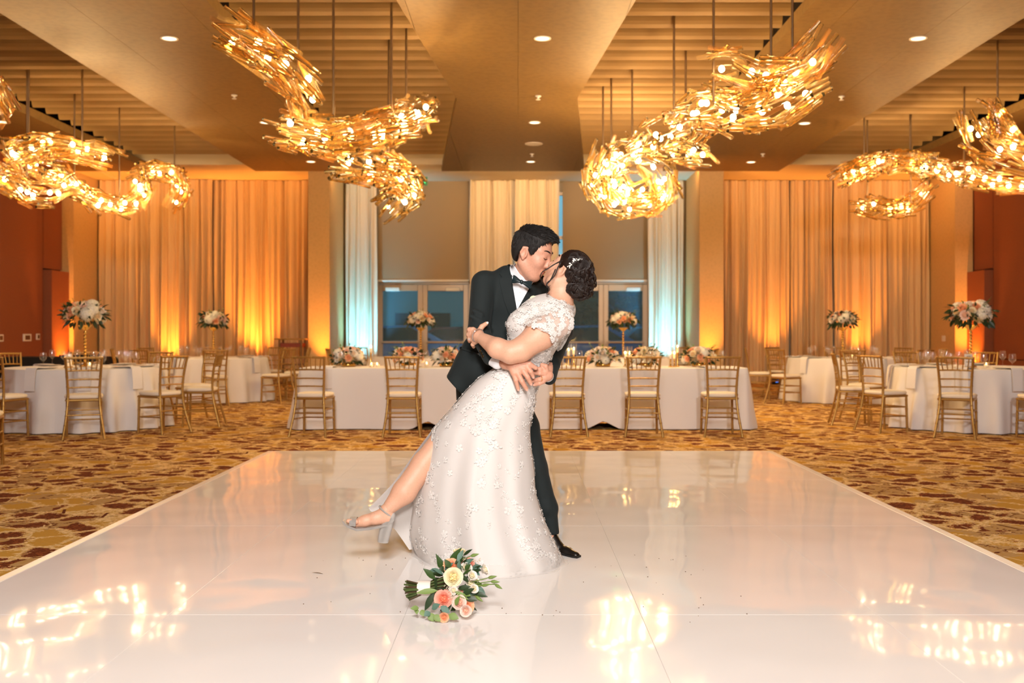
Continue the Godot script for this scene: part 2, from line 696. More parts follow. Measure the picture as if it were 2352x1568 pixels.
func materials() -> void:
	M.carpet = mat(Color.WHITE, 0.95, 0.0, 0.2)
	M.carpet.albedo_texture = carpet_texture()
	M.carpet.uv1_triplanar = true
	M.carpet.uv1_world_triplanar = true
	M.carpet.uv1_scale = Vector3.ONE / 3.4
	M.carpet.heightmap_enabled = true
	M.carpet.heightmap_texture = noise_tex(0.4, 256, false, 4.0, 9, 2)
	M.carpet.heightmap_scale = 0.25
	M.dance = mat(Color(0.955, 0.945, 0.935), 0.05, 0.0, 0.26)
	relief(M.dance, 0.012, 0.7, Vector3.ONE * 0.22, 12, 3)
	M.dance_trim = mat(Color(0.93, 0.92, 0.905), 0.25)
	M.seam = mat(Color(0.86, 0.83, 0.80), 0.6)
	M.soffit = mat(Color(0.52, 0.405, 0.23), 0.5, 0.12, 0.4)
	grain(M.soffit, Vector3(0.6, 0.6, 0.6), 0.05, 0.9, 1.06, 21)
	M.fin = mat(Color(0.62, 0.49, 0.31), 0.6)
	M.cream = mat(Color(0.90, 0.83, 0.70), 0.8)
	M.black = mat(Color(0.035, 0.03, 0.03), 0.85)
	M.plenum = mat(Color(0.16, 0.11, 0.07), 0.9)
	M.rust = mat(Color(0.57, 0.31, 0.18), 0.75)
	grain(M.rust, Vector3(1.2, 1.2, 1.2), 0.08, 0.93, 1.05, 22)
	M.rust_groove = mat(Color(0.30, 0.14, 0.08), 0.8)
	M.wheat = mat(Color(0.83, 0.69, 0.47), 0.6)
	grain(M.wheat, Vector3(0.8, 0.8, 0.8), 0.06, 0.95, 1.04, 23)
	M.wall = mat(Color(0.80, 0.72, 0.60), 0.8)
	M.drape = mat(Color(0.88, 0.76, 0.57), 0.75)
	M.drape.rim_enabled = true
	M.drape.rim = 0.3
	M.sheer = mat(Color(0.93, 0.88, 0.80), 0.8)
	M.blind = mat(Color(0.64, 0.56, 0.45), 0.8)
	M.alu = mat(Color(0.72, 0.64, 0.55), 0.4, 0.5)
	M.white_paint = mat(Color(0.92, 0.90, 0.86), 0.5)
	M.pane = glass(Color(0.55, 0.75, 0.85), 0.10, 0.02)
	M.linen = mat(Color(0.90, 0.885, 0.875), 0.85)
	M.linen.rim_enabled = true
	M.linen.rim = 0.25
	M.gold = mat(Color(0.70, 0.55, 0.30), 0.36, 0.75)
	M.gold_bright = mat(Color(0.92, 0.74, 0.40), 0.2, 0.95)
	M.cushion = mat(Color(0.93, 0.89, 0.82), 0.7)
	M.china = mat(Color(0.93, 0.90, 0.86), 0.2)
	M.clear = glass(Color(0.9, 0.95, 1.0), 0.012, 0.02)
	M.steel = mat(Color(0.62, 0.52, 0.40), 0.28, 0.9)
	M.tube = glass(Color(1.0, 0.80, 0.45), 0.10, 0.04)
	M.tube_solid = glass(Color(1.0, 0.90, 0.66), 0.03, 0.03)
	M.tube_solid.refraction_enabled = true
	M.tube_solid.refraction_scale = 0.05
	M.tube_dark = glass(Color(0.86, 0.55, 0.22), 0.20, 0.04)
	M.bulb = glow(Color(1.0, 0.92, 0.76), 24.0)
	M.down = glow(Color(1.0, 0.90, 0.74), 3.5)
	M.candle = mat(Color(0.95, 0.92, 0.85), 0.5)
	M.flame = glow(Color(1.0, 0.90, 0.60), 9.0)
	M.leaf = mat(Color(0.20, 0.30, 0.12), 0.5)
	M.leaf.backlight_enabled = true
	M.leaf.backlight = Color(0.10, 0.16, 0.05)
	M.leaf_dark = mat(Color(0.14, 0.22, 0.10), 0.45)
	M.leaf_blue = mat(Color(0.34, 0.46, 0.40), 0.6)
	M.leaf_light = mat(Color(0.44, 0.53, 0.26), 0.55)
	M.stem = mat(Color(0.28, 0.34, 0.14), 0.6)
	for p in [["white", Color(0.96, 0.94, 0.90)], ["cream", Color(0.97, 0.93, 0.80)], ["peach", Color(0.97, 0.76, 0.60)], ["pink", Color(0.97, 0.72, 0.64)], ["blush", Color(0.97, 0.87, 0.82)]]:
		var m := mat(p[1], 0.7)
		m.vertex_color_use_as_albedo = true
		m.backlight_enabled = true
		m.backlight = Color(0.25, 0.2, 0.17)
		M["rose_" + p[0]] = m

func carpet_texture() -> ImageTexture:
	var size := 1024
	var cell := FastNoiseLite.new()
	cell.seed = 11
	cell.noise_type = FastNoiseLite.TYPE_CELLULAR
	cell.frequency = 0.0155
	cell.cellular_jitter = 1.0
	cell.fractal_type = FastNoiseLite.FRACTAL_NONE
	cell.cellular_return_type = FastNoiseLite.RETURN_DISTANCE2_SUB
	cell.domain_warp_enabled = true
	cell.domain_warp_amplitude = 48.0
	cell.domain_warp_frequency = 0.011
	cell.domain_warp_fractal_type = FastNoiseLite.DOMAIN_WARP_FRACTAL_PROGRESSIVE
	cell.domain_warp_fractal_octaves = 3
	var edge := cell.get_seamless_image(size, size, false, false, 0.08, true).get_data()
	cell.cellular_return_type = FastNoiseLite.RETURN_CELL_VALUE
	var pick := cell.get_seamless_image(size, size, false, false, 0.08, true).get_data()
	var zone_noise := FastNoiseLite.new()
	zone_noise.seed = 5
	zone_noise.frequency = 0.0065
	zone_noise.fractal_octaves = 3
	var zone := zone_noise.get_seamless_image(size, size, false, false, 0.15, true).get_data()
	var fuzz_noise := FastNoiseLite.new()
	fuzz_noise.seed = 8
	fuzz_noise.frequency = 0.09
	fuzz_noise.fractal_octaves = 3
	var fuzz := fuzz_noise.get_seamless_image(size, size, false, false, 0.1, true).get_data()
	var brown := Color(0.39, 0.18, 0.09)
	var rust := Color(0.56, 0.29, 0.14)
	var gold := Color(0.80, 0.60, 0.25)
	var beige := Color(0.77, 0.62, 0.43)
	var olive := Color(0.66, 0.50, 0.25)
	var cream := Color(0.89, 0.76, 0.55)
	var out := PackedByteArray()
	out.resize(size * size * 3)
	var w := 0
	for y in size:
		for x in size:
			var i := y * size + x
			var e := edge[i] / 255.0
			var p := pick[i] / 255.0
			var z := zone[i] / 255.0
			var q := fuzz[i] / 255.0
			var col: Color
			var s := sin(y * 0.50 + x * 0.13 + q * 6.0)
			e += 0.07 * s
			var blob := 0.14 + 0.15 * q
			if z > 0.30 and e > blob and p < 0.74:
				col = brown if s < 0.5 else rust
			elif z > 0.30 and e > blob * 0.72 and p < 0.74:
				col = cream if q > 0.35 else gold
			elif e < 0.05 + 0.10 * q and z > 0.30:
				col = cream
			elif z + q * 0.25 < 0.50:
				col = beige.lerp(olive, clampf(q * 1.4 - 0.3, 0.0, 1.0))
				if e < 0.045:
					col = brown
			else:
				col = gold.lerp(olive, clampf(q * 1.3 - 0.45, 0.0, 0.8))
			col = col * (0.90 + 0.2 * q)
			out[w] = int(clampf(col.r, 0, 1) * 255.0)
			out[w + 1] = int(clampf(col.g, 0, 1) * 255.0)
			out[w + 2] = int(clampf(col.b, 0, 1) * 255.0)
			w += 3
	var im := Image.create_from_data(size, size, false, Image.FORMAT_RGB8, out)
	# thin woven ticks that cross the pattern
	var r := RandomNumberGenerator.new()
	r.seed = 3
	for k in 90:
		var a := Vector2(r.randf() * size, r.randf() * size)
		var ang := 1.25 + r.randf_range(-0.16, 0.16)
		var long := r.randf_range(18, 60)
		var c := cream if k % 4 else brown
		for s in int(long * 2):
			var p := a + Vector2(cos(ang), sin(ang)) * s * 0.5
			for dx in (3 if k % 4 else 6):
				im.set_pixel(posmod(int(p.x) + dx, size), posmod(int(p.y), size), c)
	return ImageTexture.create_from_image(im)

# ---------------------------------------------------------------- the room
const SOFFIT := 4.768      # underside of the ceiling's wide bands
const FIN := 4.946         # lower edge of the fins in the recesses
const CREAM := 4.84
const WALL_D := 24.0
const HALF := 10.3

func plan(y: float) -> Transform3D:
	return Transform3D(Basis(Vector3(1, 0, 0), Vector3(0, 0, -1), Vector3(0, 1, 0)), Vector3(0, y, 0))

func rect(x0: float, d0: float, x1: float, d1: float) -> PackedVector2Array:
	return PackedVector2Array([Vector2(x0, d0), Vector2(x1, d0), Vector2(x1, d1), Vector2(x0, d1)])

func tray_edges(t: int, d: float) -> Vector2:
	# left and right edge of recess t at depth d
	if t == 0:
		return Vector2(-8.04, -5.8)
	if t == 3:
		return Vector2(5.75, 8.04)
	var side: float
	var far := 1.69 if t == 1 else 1.464
	var mid := 0.94 if t == 1 else 0.895
	if d > 15.25:
		side = lerpf(mid, far, (d - 15.25) / (22.0 - 15.25))
	else:
		side = mid + (15.25 - d) * 0.082
	return Vector2(-3.36, -side) if t == 1 else Vector2(side, 3.2)

func room() -> void:
	var m := MB.new()
	m.box(Vector3(0, -0.1, -8.0), Vector3(2 * HALF + 0.6, 0.2, 32.6))
	struct("floor", m, M.carpet, "patterned brown, gold and cream ballroom carpet")

	# ceiling: wide panelled bands, four recesses of fins, a cream strip along the walls
	var ceiling := Node3D.new()
	ceiling.name = "ceiling"
	add_child(ceiling)
	tag(ceiling, "bronze panelled ballroom ceiling with four long recesses of pale fins", "", "", "structure")
	m = MB.new()
	m.box(Vector3(0, 5.75, -8.0), Vector3(2 * HALF + 0.6, 0.1, 32.6))
	part(ceiling, "deck", m, M.plenum)
	var d0 := 4.0
	var bands := [PackedVector2Array([Vector2(-9.79, d0), Vector2(-8.04, d0), Vector2(-8.04, 22.0), Vector2(-9.79, 22.0)]), PackedVector2Array([Vector2(-5.8, d0), Vector2(-3.36, d0), Vector2(-3.36, 22.0), Vector2(-5.8, 22.0)])]
	var c := PackedVector2Array()
	for d in [d0, 15.25, 22.0]:
		c.append(Vector2(tray_edges(1, d).y, d))
	for d in [22.0, 15.25, d0]:
		c.append(Vector2(tray_edges(2, d).x, d))
	bands.append(c)
	bands.append(rect(3.2, d0, 5.75, 22.0))
	bands.append(rect(8.04, d0, 9.7, 22.0))
	bands.append(rect(-9.79, -8.0, 9.7, d0))
	for b in bands:
		m = MB.new()
		m.prism(b, 0.12, plan(SOFFIT + 0.018))
		var slab := part(ceiling, "soffit", m, M.soffit)
		for i in range(-9, 9):
			for j in range(-4, 10):
				for piece in Geometry2D.intersect_polygons(b, rect(i * 1.22 + 0.002, j * 2.44 + 0.502, i * 1.22 + 1.218, j * 2.44 + 2.938)):
					if piece.size() < 3:
						continue
					var pm := MB.new()
					pm.prism(piece, 0.02, plan(SOFFIT))
					part(slab, "panel", pm, M.soffit)
	# cream strips above the drapes and along both sides
	m = MB.new()
	m.box(Vector3(0, CREAM + 0.3, -22.9), Vector3(2 * HALF, 0.6, 2.66))
	part(ceiling, "rear_strip", m, M.cream)
	for s in [[-9.79, -HALF], [9.7, HALF]]:
		m = MB.new()
		m.box(Vector3((s[0] + s[1]) * 0.5, CREAM + 0.15, -7.0), Vector3(absf(s[1] - s[0]), 0.3, 30.0))
		part(ceiling, "side_strip", m, M.cream)
	# fins
	for t in 4:
		for k in range(-15, 20):
			var d := 11.75 + 0.48 * k
			if d < d0 + 0.3 or d > 21.3:
				continue
			var e := tray_edges(t, d)
			m = MB.new()
			# a blade whose lower part sweeps back
			var x0 := e.x - 0.05
			var blade := PackedVector2Array()
			for q in [Vector2(0.0, 0.28), Vector2(0.0, 0.12), Vector2(-0.005, 0.08), Vector2(-0.018, 0.04), Vector2(-0.045, 0.0), Vector2(-0.060, 0.004), Vector2(-0.036, 0.04), Vector2(-0.024, 0.08), Vector2(-0.020, 0.12), Vector2(-0.020, 0.28)]:
				blade.append(q)
			m.prism(blade, e.y - e.x + 0.10, Transform3D(Basis(Vector3(0, 0, 1), Vector3(0, 1, 0), Vector3(1, 0, 0)), Vector3(x0, FIN, -d)))
			part(ceiling, "fin", m, M.fin)
		# cove strips on top of the bands, just behind their edges
		for s in 2:
			for seg in [[d0 + 0.3, 15.2], [15.3, 21.4]]:
				var e0 := tray_edges(t, seg[0])
				var e1 := tray_edges(t, seg[1])
				var off := -0.16 if s == 0 else 0.16
				var p0 := Vector3((e0.x if s == 0 else e0.y) + off, SOFFIT + 0.16, -seg[0])
				var p1 := Vector3((e1.x if s == 0 else e1.y) + off, SOFFIT + 0.16, -seg[1])
				m = MB.new()
				m.tube([p0, p1], 0.014, 6)
				part(ceiling, "cove_light", m, glow(Color(1.0, 0.82, 0.52), 3.0))
				var mid := (p0 + p1) * 0.5
				var long := p0.distance_to(p1)
				var l := AreaLight3D.new()
				l.name = "cove_light_source"
				l.area_size = Vector2(0.04, long)
				l.light_color = Color(1.0, 0.80, 0.48)
				l.light_energy = 0.06 * long
				l.area_range = 30.0
				l.area_attenuation = 2.0
				l.shadow_enabled = true
				add_child(l, true)
				var into := Vector3(1.0 if s == 0 else -1.0, 0.35, 0).normalized()
				var along := (p1 - p0).normalized()
				var z := -(into - along * into.dot(along)).normalized()
				l.transform = Transform3D(Basis(along.cross(z).normalized(), along, z), mid - z * 0.03)

	# a linear light in the gap above the rear edge of the bands washes the cream strip and the tops of the drapes
	for seg in [[-9.6, -8.1], [-5.75, -4.7], [-4.1, -3.4], [-1.6, 1.4], [3.25, 3.95], [4.6, 5.7], [8.1, 9.5]]:
		var long: float = seg[1] - seg[0]
		var mid := Vector3((seg[0] + seg[1]) * 0.5, SOFFIT + 0.055, -22.03)
		m = MB.new()
		m.box(mid, Vector3(long, 0.012, 0.02))
		part(ceiling, "cove_light", m, glow(Color(1.0, 0.82, 0.52), 2.0))
		area("wash_light_source", mid + Vector3(0, -0.004, -0.03), Vector3(0, -0.25, -1), Vector2(long, 0.03), Color(1.0, 0.78, 0.48), 0.85 * long)

	# walls
	m = MB.new()
	# rear wall with the tall opening of the garden doors
	m.box(Vector3(-6.94, 2.6, -WALL_D - 0.15), Vector3(7.12, 5.6, 0.3))
	m.box(Vector3(6.815, 2.6, -WALL_D - 0.15), Vector3(7.37, 5.6, 0.3))
	m.box(Vector3(-0.125, 5.05, -WALL_D - 0.15), Vector3(6.52, 0.9, 0.3))
	struct("wall_back", m, M.wall, "pale rear wall behind the drapes")
	m = MB.new()
	m.box(Vector3(0, 2.6, 8.15), Vector3(2 * HALF + 0.6, 6.2, 0.3))
	struct("wall_front", m, M.wheat, "plain wall behind the photographer")
	for s in [-1.0, 1.0]:
		var side := "left" if s < 0 else "right"
		var corner := 10.0 if s < 0 else 9.83
		m = MB.new()
		m.box(Vector3(s * (HALF + 0.15), 2.6, -8.0), Vector3(0.3, 6.2, 32.6))
		var wall := struct("wall_" + side, m, M.rust_groove, "rust brown panelled side wall")
		var joint := 21.5
		for k in 8:
			var a := joint - 2.6 * k
			m = MB.new()
			m.box(Vector3(s * (HALF - 0.02), 2.75, -(a - 1.28)), Vector3(0.04, 4.2, 2.53))
			part(wall, "panel", m, M.rust)
			m = MB.new()
			m.box(Vector3(s * (HALF - 0.02), 0.32, -(a - 1.28)), Vector3(0.04, 0.62, 2.53))
			part(wall, "panel", m, M.rust)
		m = MB.new()
		m.box(Vector3(s * (HALF - 0.02), 3.75, -21.98), Vector3(0.04, 2.3, 0.9))
		part(wall, "panel", m, M.rust)
		m = MB.new()
		m.box(Vector3(s * (HALF - 0.1), 1.29, -22.0), Vector3(0.2, 2.54, 0.86))
		part(wall, "panel", m, M.rust)
		m = MB.new()
		m.box(Vector3(s * (corner + 0.2), 2.42, -23.2), Vector3(0.4, 4.84, 1.6))
		struct("pillar", m, M.wheat, "pale brown corner pier beside the drapes")
	# the two piers beside the garden doors
	for x in [[-4.64, -4.165], [4.01, 4.54]]:
		m = MB.new()
		m.box(Vector3((x[0] + x[1]) * 0.5, 2.42, -23.0), Vector3(x[1] - x[0], 4.84, 2.0))
		struct("pillar", m, M.wheat, "pale wheat coloured pier between the drapes and the garden doors")
	for s in [[-9.9, -4.64], [4.54, 9.8]]:
		m = MB.new()
		m.box(Vector3((s[0] + s[1]) * 0.5, 0.06, -WALL_D + 0.01), Vector3(s[1] - s[0], 0.12, 0.02))
		struct("baseboard_back", m, M.wheat, "low skirting under the drapes")
	garden_doors()

func garden_doors() -> void:
	# two pairs of glazed doors, fixed glass above them behind the blinds
	var z := -WALL_D - 0.1
	var n := 0
	for pair in [[868.0, 971.0, 1076.0], [1284.0, 1386.0, 1487.0]]:
		for s in 2:
			n += 1
			var x0: float = (pair[s] - 1190.0) / F * 24.1
			var x1: float = (pair[s + 1] - 1190.0) / F * 24.1
			var door := Node3D.new()
			door.name = "door_%d" % n
			add_child(door)
			tag(door, "glazed garden door with a pale metal frame", "", "", "structure")
			var m := MB.new()
			var w := x1 - x0
			var xm := (x0 + x1) * 0.5
			for b in [[x0 + 0.06, 1.19, 0.12, 2.36], [x1 - 0.06, 1.19, 0.12, 2.36], [xm, 2.29, w - 0.242, 0.16], [xm, 0.12, w - 0.242, 0.24]]:
				m.cbox(Vector3(b[0], b[1], z), Vector3(b[2], b[3], 0.06), 0.008)
			part(door, "frame", m, M.alu)
			m = MB.new()
			m.box(Vector3(xm, 1.22, z), Vector3(w - 0.24, 2.0, 0.012))
			part(door, "pane", m, M.pane)
			m = MB.new()
			m.tube([Vector3(x0 + 0.1, 0.97, z + 0.08), Vector3(x1 - 0.1, 0.97, z + 0.08)], 0.028, 10)
			for q in [x0 + 0.11, x1 - 0.11]:
				m.box(Vector3(q, 0.97, z + 0.05), Vector3(0.06, 0.07, 0.08))
			part(door, "push_bar", m, M.alu)
			m = MB.new()
			m.cbox(Vector3(xm + (-0.18 if s == 0 else 0.18), 2.25, z + 0.07), Vector3(0.34, 0.09, 0.08), 0.01)
			part(door, "door_closer", m, M.white_paint)
	# window wall above and between
	var win := Node3D.new()
	win.name = "window_1"
	add_child(win)
	tag(win, "tall fixed window wall above the garden doors", "", "", "structure")
	var m := MB.new()
	for px in [862.0, 1080.0, 1280.0, 1491.0]:
		m.box(Vector3((px - 1190.0) / F * 24.1, 2.3, z), Vector3(0.07, 4.6, 0.1))
	for y in [2.42, 3.5, 4.56]:
		m.box(Vector3(-0.125, y, z), Vector3(6.5, 0.08, 0.1))
	part(win, "frame", m, M.alu)
	for q in [[866.0, 1076.0, 2.46, 3.46], [866.0, 1076.0, 3.54, 4.52], [1284.0, 1487.0, 2.46, 3.46], [1284.0, 1487.0, 3.54, 4.52], [1084.0, 1276.0, 0.06, 2.38], [1084.0, 1276.0, 2.46, 3.46], [1084.0, 1276.0, 3.54, 4.52]]:
		var x0: float = (q[0] - 1190.0) / F * 24.1
		var x1: float = (q[1] - 1190.0) / F * 24.1
		m = MB.new()
		m.box(Vector3((x0 + x1) * 0.5, (q[2] + q[3]) * 0.5, z), Vector3(x1 - x0, q[3] - q[2], 0.012))
		part(win, "pane", m, M.pane)

func dance_floor() -> void:
	var o := thing("dance_floor", "glossy white panelled dance floor under the couple", "dance floor", Vector3(0.02, 0, -3.86))
	# 5 x 6 panels of 0.975 by 1.9 metres; the far edge lies 9.81 m from the camera
	var mesh := MB.new()
	mesh.cbox(Vector3(0, 0.010, 0), Vector3(0.9742, 0.020, 1.8992), 0.001)
	var shared := mesh.mesh()
	for i in 5:
		for j in 6:
			part(o, "panel", shared, M.dance, Transform3D(Basis.IDENTITY, Vector3((i - 2) * 0.975, 0, -5.0 + j * 1.9)))
	var m := MB.new()
	m.box(Vector3(0, 0.007, -0.25), Vector3(4.87, 0.012, 11.4))
	part(o, "seam_backing", m, M.seam)
	for s in [-1.0, 1.0]:
		m = MB.new()
		m.cbox(Vector3(s * 2.47, 0.010, -0.25), Vector3(0.062, 0.019, 11.52), 0.006)
		part(o, "edge_trim", m, M.dance_trim)
	for z in [-5.98, 5.48]:
		m = MB.new()
		m.cbox(Vector3(0, 0.010, z), Vector3(4.878, 0.019, 0.058), 0.006)
		part(o, "edge_trim", m, M.dance_trim)

func curtain(called: String, label: String, x0: float, x1: float, d: float, top: float, folds: int, m: Material, group: String, sd: int) -> void:
	var r := RandomNumberGenerator.new()
	r.seed = sd
	var cols := folds * 8
	var ph := []
	var acc := 0.0
	for i in cols + 1:
		ph.append(acc)
		acc += TAU * folds / cols * (1.0 + 0.45 * sin(i * 0.37 + sd) + r.randf_range(-0.15, 0.15))
	var amp := []
	for i in cols + 1:
		amp.append(0.055 + 0.03 * sin(i * 0.23 + sd * 1.7))
	var rows := []
	var levels := [0.015, 0.25, 0.6, 1.1, 1.8, 2.6, 3.4, 4.1, top - 0.25, top]
	for y in levels:
		var row := PackedVector3Array()
		var back := PackedVector3Array()
		var tight := lerpf(1.15, 0.75, y / top)
		for i in cols + 1:
			var u := float(i) / cols
			var sway: float = 0.02 * sin(y * 1.3 + i * 0.5)
			var zz: float = amp[i] * tight * sin(ph[i] + 0.25 * sin(y * 0.9 + i * 0.05)) + 0.5 * amp[i] * sin(ph[i] * 0.37 + sd)
			var x := lerpf(x0, x1, u) + sway * 0.6
			row.append(Vector3(x, y, -d + zz))
			back.append(Vector3(x, y, -d + zz - 0.02))
		back.reverse()
		row.append_array(back)
		rows.append(row)
	var b := MB.new()
	b.grid(rows, true, false, false)
	var o := part(self, called, b, m)
	tag(o, label, "curtain", group)

func X(px: float, d: float) -> float:
	return (px - 1190.0) / F * d

func drapes() -> void:
	var d := 23.72
	var top := 4.83
	var g := "golden beige floor length drapes on the rear wall"
	curtain("curtain", "golden beige drape at the corner pier behind the tall white flowers", X(230, d), X(352, d), d, top, 9, M.drape, g, 1)
	curtain("curtain", "golden beige drape with a bright amber uplight at its foot, second from the corner", X(350, d), X(492, d), d - 0.13, top, 11, M.drape, g, 2)
	curtain("curtain", "golden beige drape behind the lectern, next to the wheat coloured pier", X(490, d), X(706, d), d + 0.02, top, 16, M.drape, g, 3)
	curtain("curtain", "golden beige drape just past the pier, beside a thin bluish gap", X(1663, d), X(1812, d), d, top, 12, M.drape, g, 4)
	curtain("curtain", "narrow golden beige drape between two thin bluish gaps", X(1817, d), X(1912, d), d + 0.03, top, 8, M.drape, g, 5)
	curtain("curtain", "wide golden beige drape ending at the far corner by the light switch", X(1916, d), X(2134, d), d, top, 17, M.drape, g, 6)
	var g2 := "pale sheer curtains between the garden doors"
	curtain("sheer_curtain", "pale curtain glowing blue white beside the doors, nearest the lectern", X(794, d), X(866, d), d, top, 6, M.sheer, g2, 7)
	curtain("sheer_curtain", "pale curtain behind the groom's shoulder between the doors", X(1079, d), X(1182, d), d, top, 8, M.sheer, g2, 8)
	curtain("sheer_curtain", "pale curtain behind the groom's head beside a bright slit", X(1183, d), X(1284, d), d - 0.12, top, 8, M.sheer, g2, 9)
	curtain("sheer_curtain", "pale curtain glowing blue white beyond the bride's side of the doors", X(1489, d), X(1569, d), d, top, 7, M.sheer, g2, 10)
	for b in [[868.0, 1077.0, "taupe roller blind above the doors on the groom's side"], [1292.0, 1487.0, "taupe roller blind above the doors on the bride's side"]]:
		var x0 := X(b[0], 23.9)
		var x1 := X(b[1], 23.9)
		var o := thing("roller_blind", b[2], "blind", Vector3((x0 + x1) * 0.5, 2.45, -23.9), 0.0, "taupe roller blinds over the garden doors")
		var m := MB.new()
		m.box(Vector3(0, 1.2, 0), Vector3(x1 - x0, 2.38, 0.006))
		part(o, "fabric", m, M.blind)
		m = MB.new()
		m.cbox(Vector3(0, 0.0, 0), Vector3(x1 - x0, 0.05, 0.025), 0.006)
		part(o, "hem_bar", m, M.white_paint)
	# uplights on the floor
	var can := MB.new()
	can.lathe([Vector2(0.0, 0.01), Vector2(0.10, 0.01), Vector2(0.10, 0.17), Vector2(0.085, 0.17), Vector2(0.085, 0.15), Vector2(0.0, 0.15)], 14)
	var lens := MB.new()
	lens.lathe([Vector2(0.0, 0.165), Vector2(0.08, 0.165), Vector2(0.08, 0.152), Vector2(0.0, 0.152)], 12)
	var tell := MB.new()
	tell.box(Vector3(0, 0.08, 0.10), Vector3(0.06, 0.05, 0.006))
	var display := glow(Color(0.25, 0.55, 1.0), 2.0)
	var hot := glow(Color(1.0, 0.72, 0.30), 3.0)
	var cold := glow(Color(0.8, 0.97, 1.0), 3.0)
	var spots := [[384, 23.2, 0, "amber floor uplight at the drapes behind the round table by the wall"], [569, 23.2, 0, "amber floor uplight at the drapes near the lectern"], [590, 23.25, 0, "second amber floor uplight close beside the one near the lectern"], [736, 21.65, 0, "amber floor uplight at the pier beside the lectern"], [1634, 21.65, 0, "amber floor uplight at the pier past the end of the head table"], [1782, 23.15, 0, "amber floor uplight with a blue display seen between chair legs"], [1984, 23.2, 0, "amber floor uplight at the drapes behind the far round table"], [830, 23.15, 1, "cool white floor uplight at the pale curtain near the lectern"], [1527, 23.15, 1, "cool white floor uplight at the pale curtain past the bride"]]
	for s in spots:
		var where := Vector3(X(s[0], s[1]), 0, -s[1])
		var o := thing("uplight", s[3], "uplight", where, 0.0, "floor uplights along the rear wall")
		part(o, "housing", can, M.black)
		part(o, "lens_light", lens, cold if s[2] else hot)
		part(o, "display_light", tell, display)
		if s[2]:
			spot(where + Vector3(0, 0.18, 0), Vector3(0, 1, -0.32), COOL, 15.0, 38.0, 0.08, "uplight_source")
		else:
			spot(where + Vector3(0, 0.18, 0), Vector3(0, 1, -0.20 if s[1] > 22 else -0.12), UPLIGHT, 12.0, 32.0, 0.08, "uplight_source")
	for s in [-1.0, 1.0]:
		var where := Vector3(s * (HALF - 0.36), 0, -22.0)
		var o := thing("uplight", "amber floor uplight at the rust wall behind the %s" % ("black draped table" if s < 0 else "front round table"), "uplight", where, 0.0, "floor uplights along the rear wall")
		part(o, "housing", can, M.black)
		part(o, "lens_light", lens, hot)
		part(o, "display_light", tell, display)
		spot(where + Vector3(0, 0.18, 0), Vector3(s * 0.10, 1, 0), UPLIGHT, 20.0, 36.0, 0.08, "uplight_source")

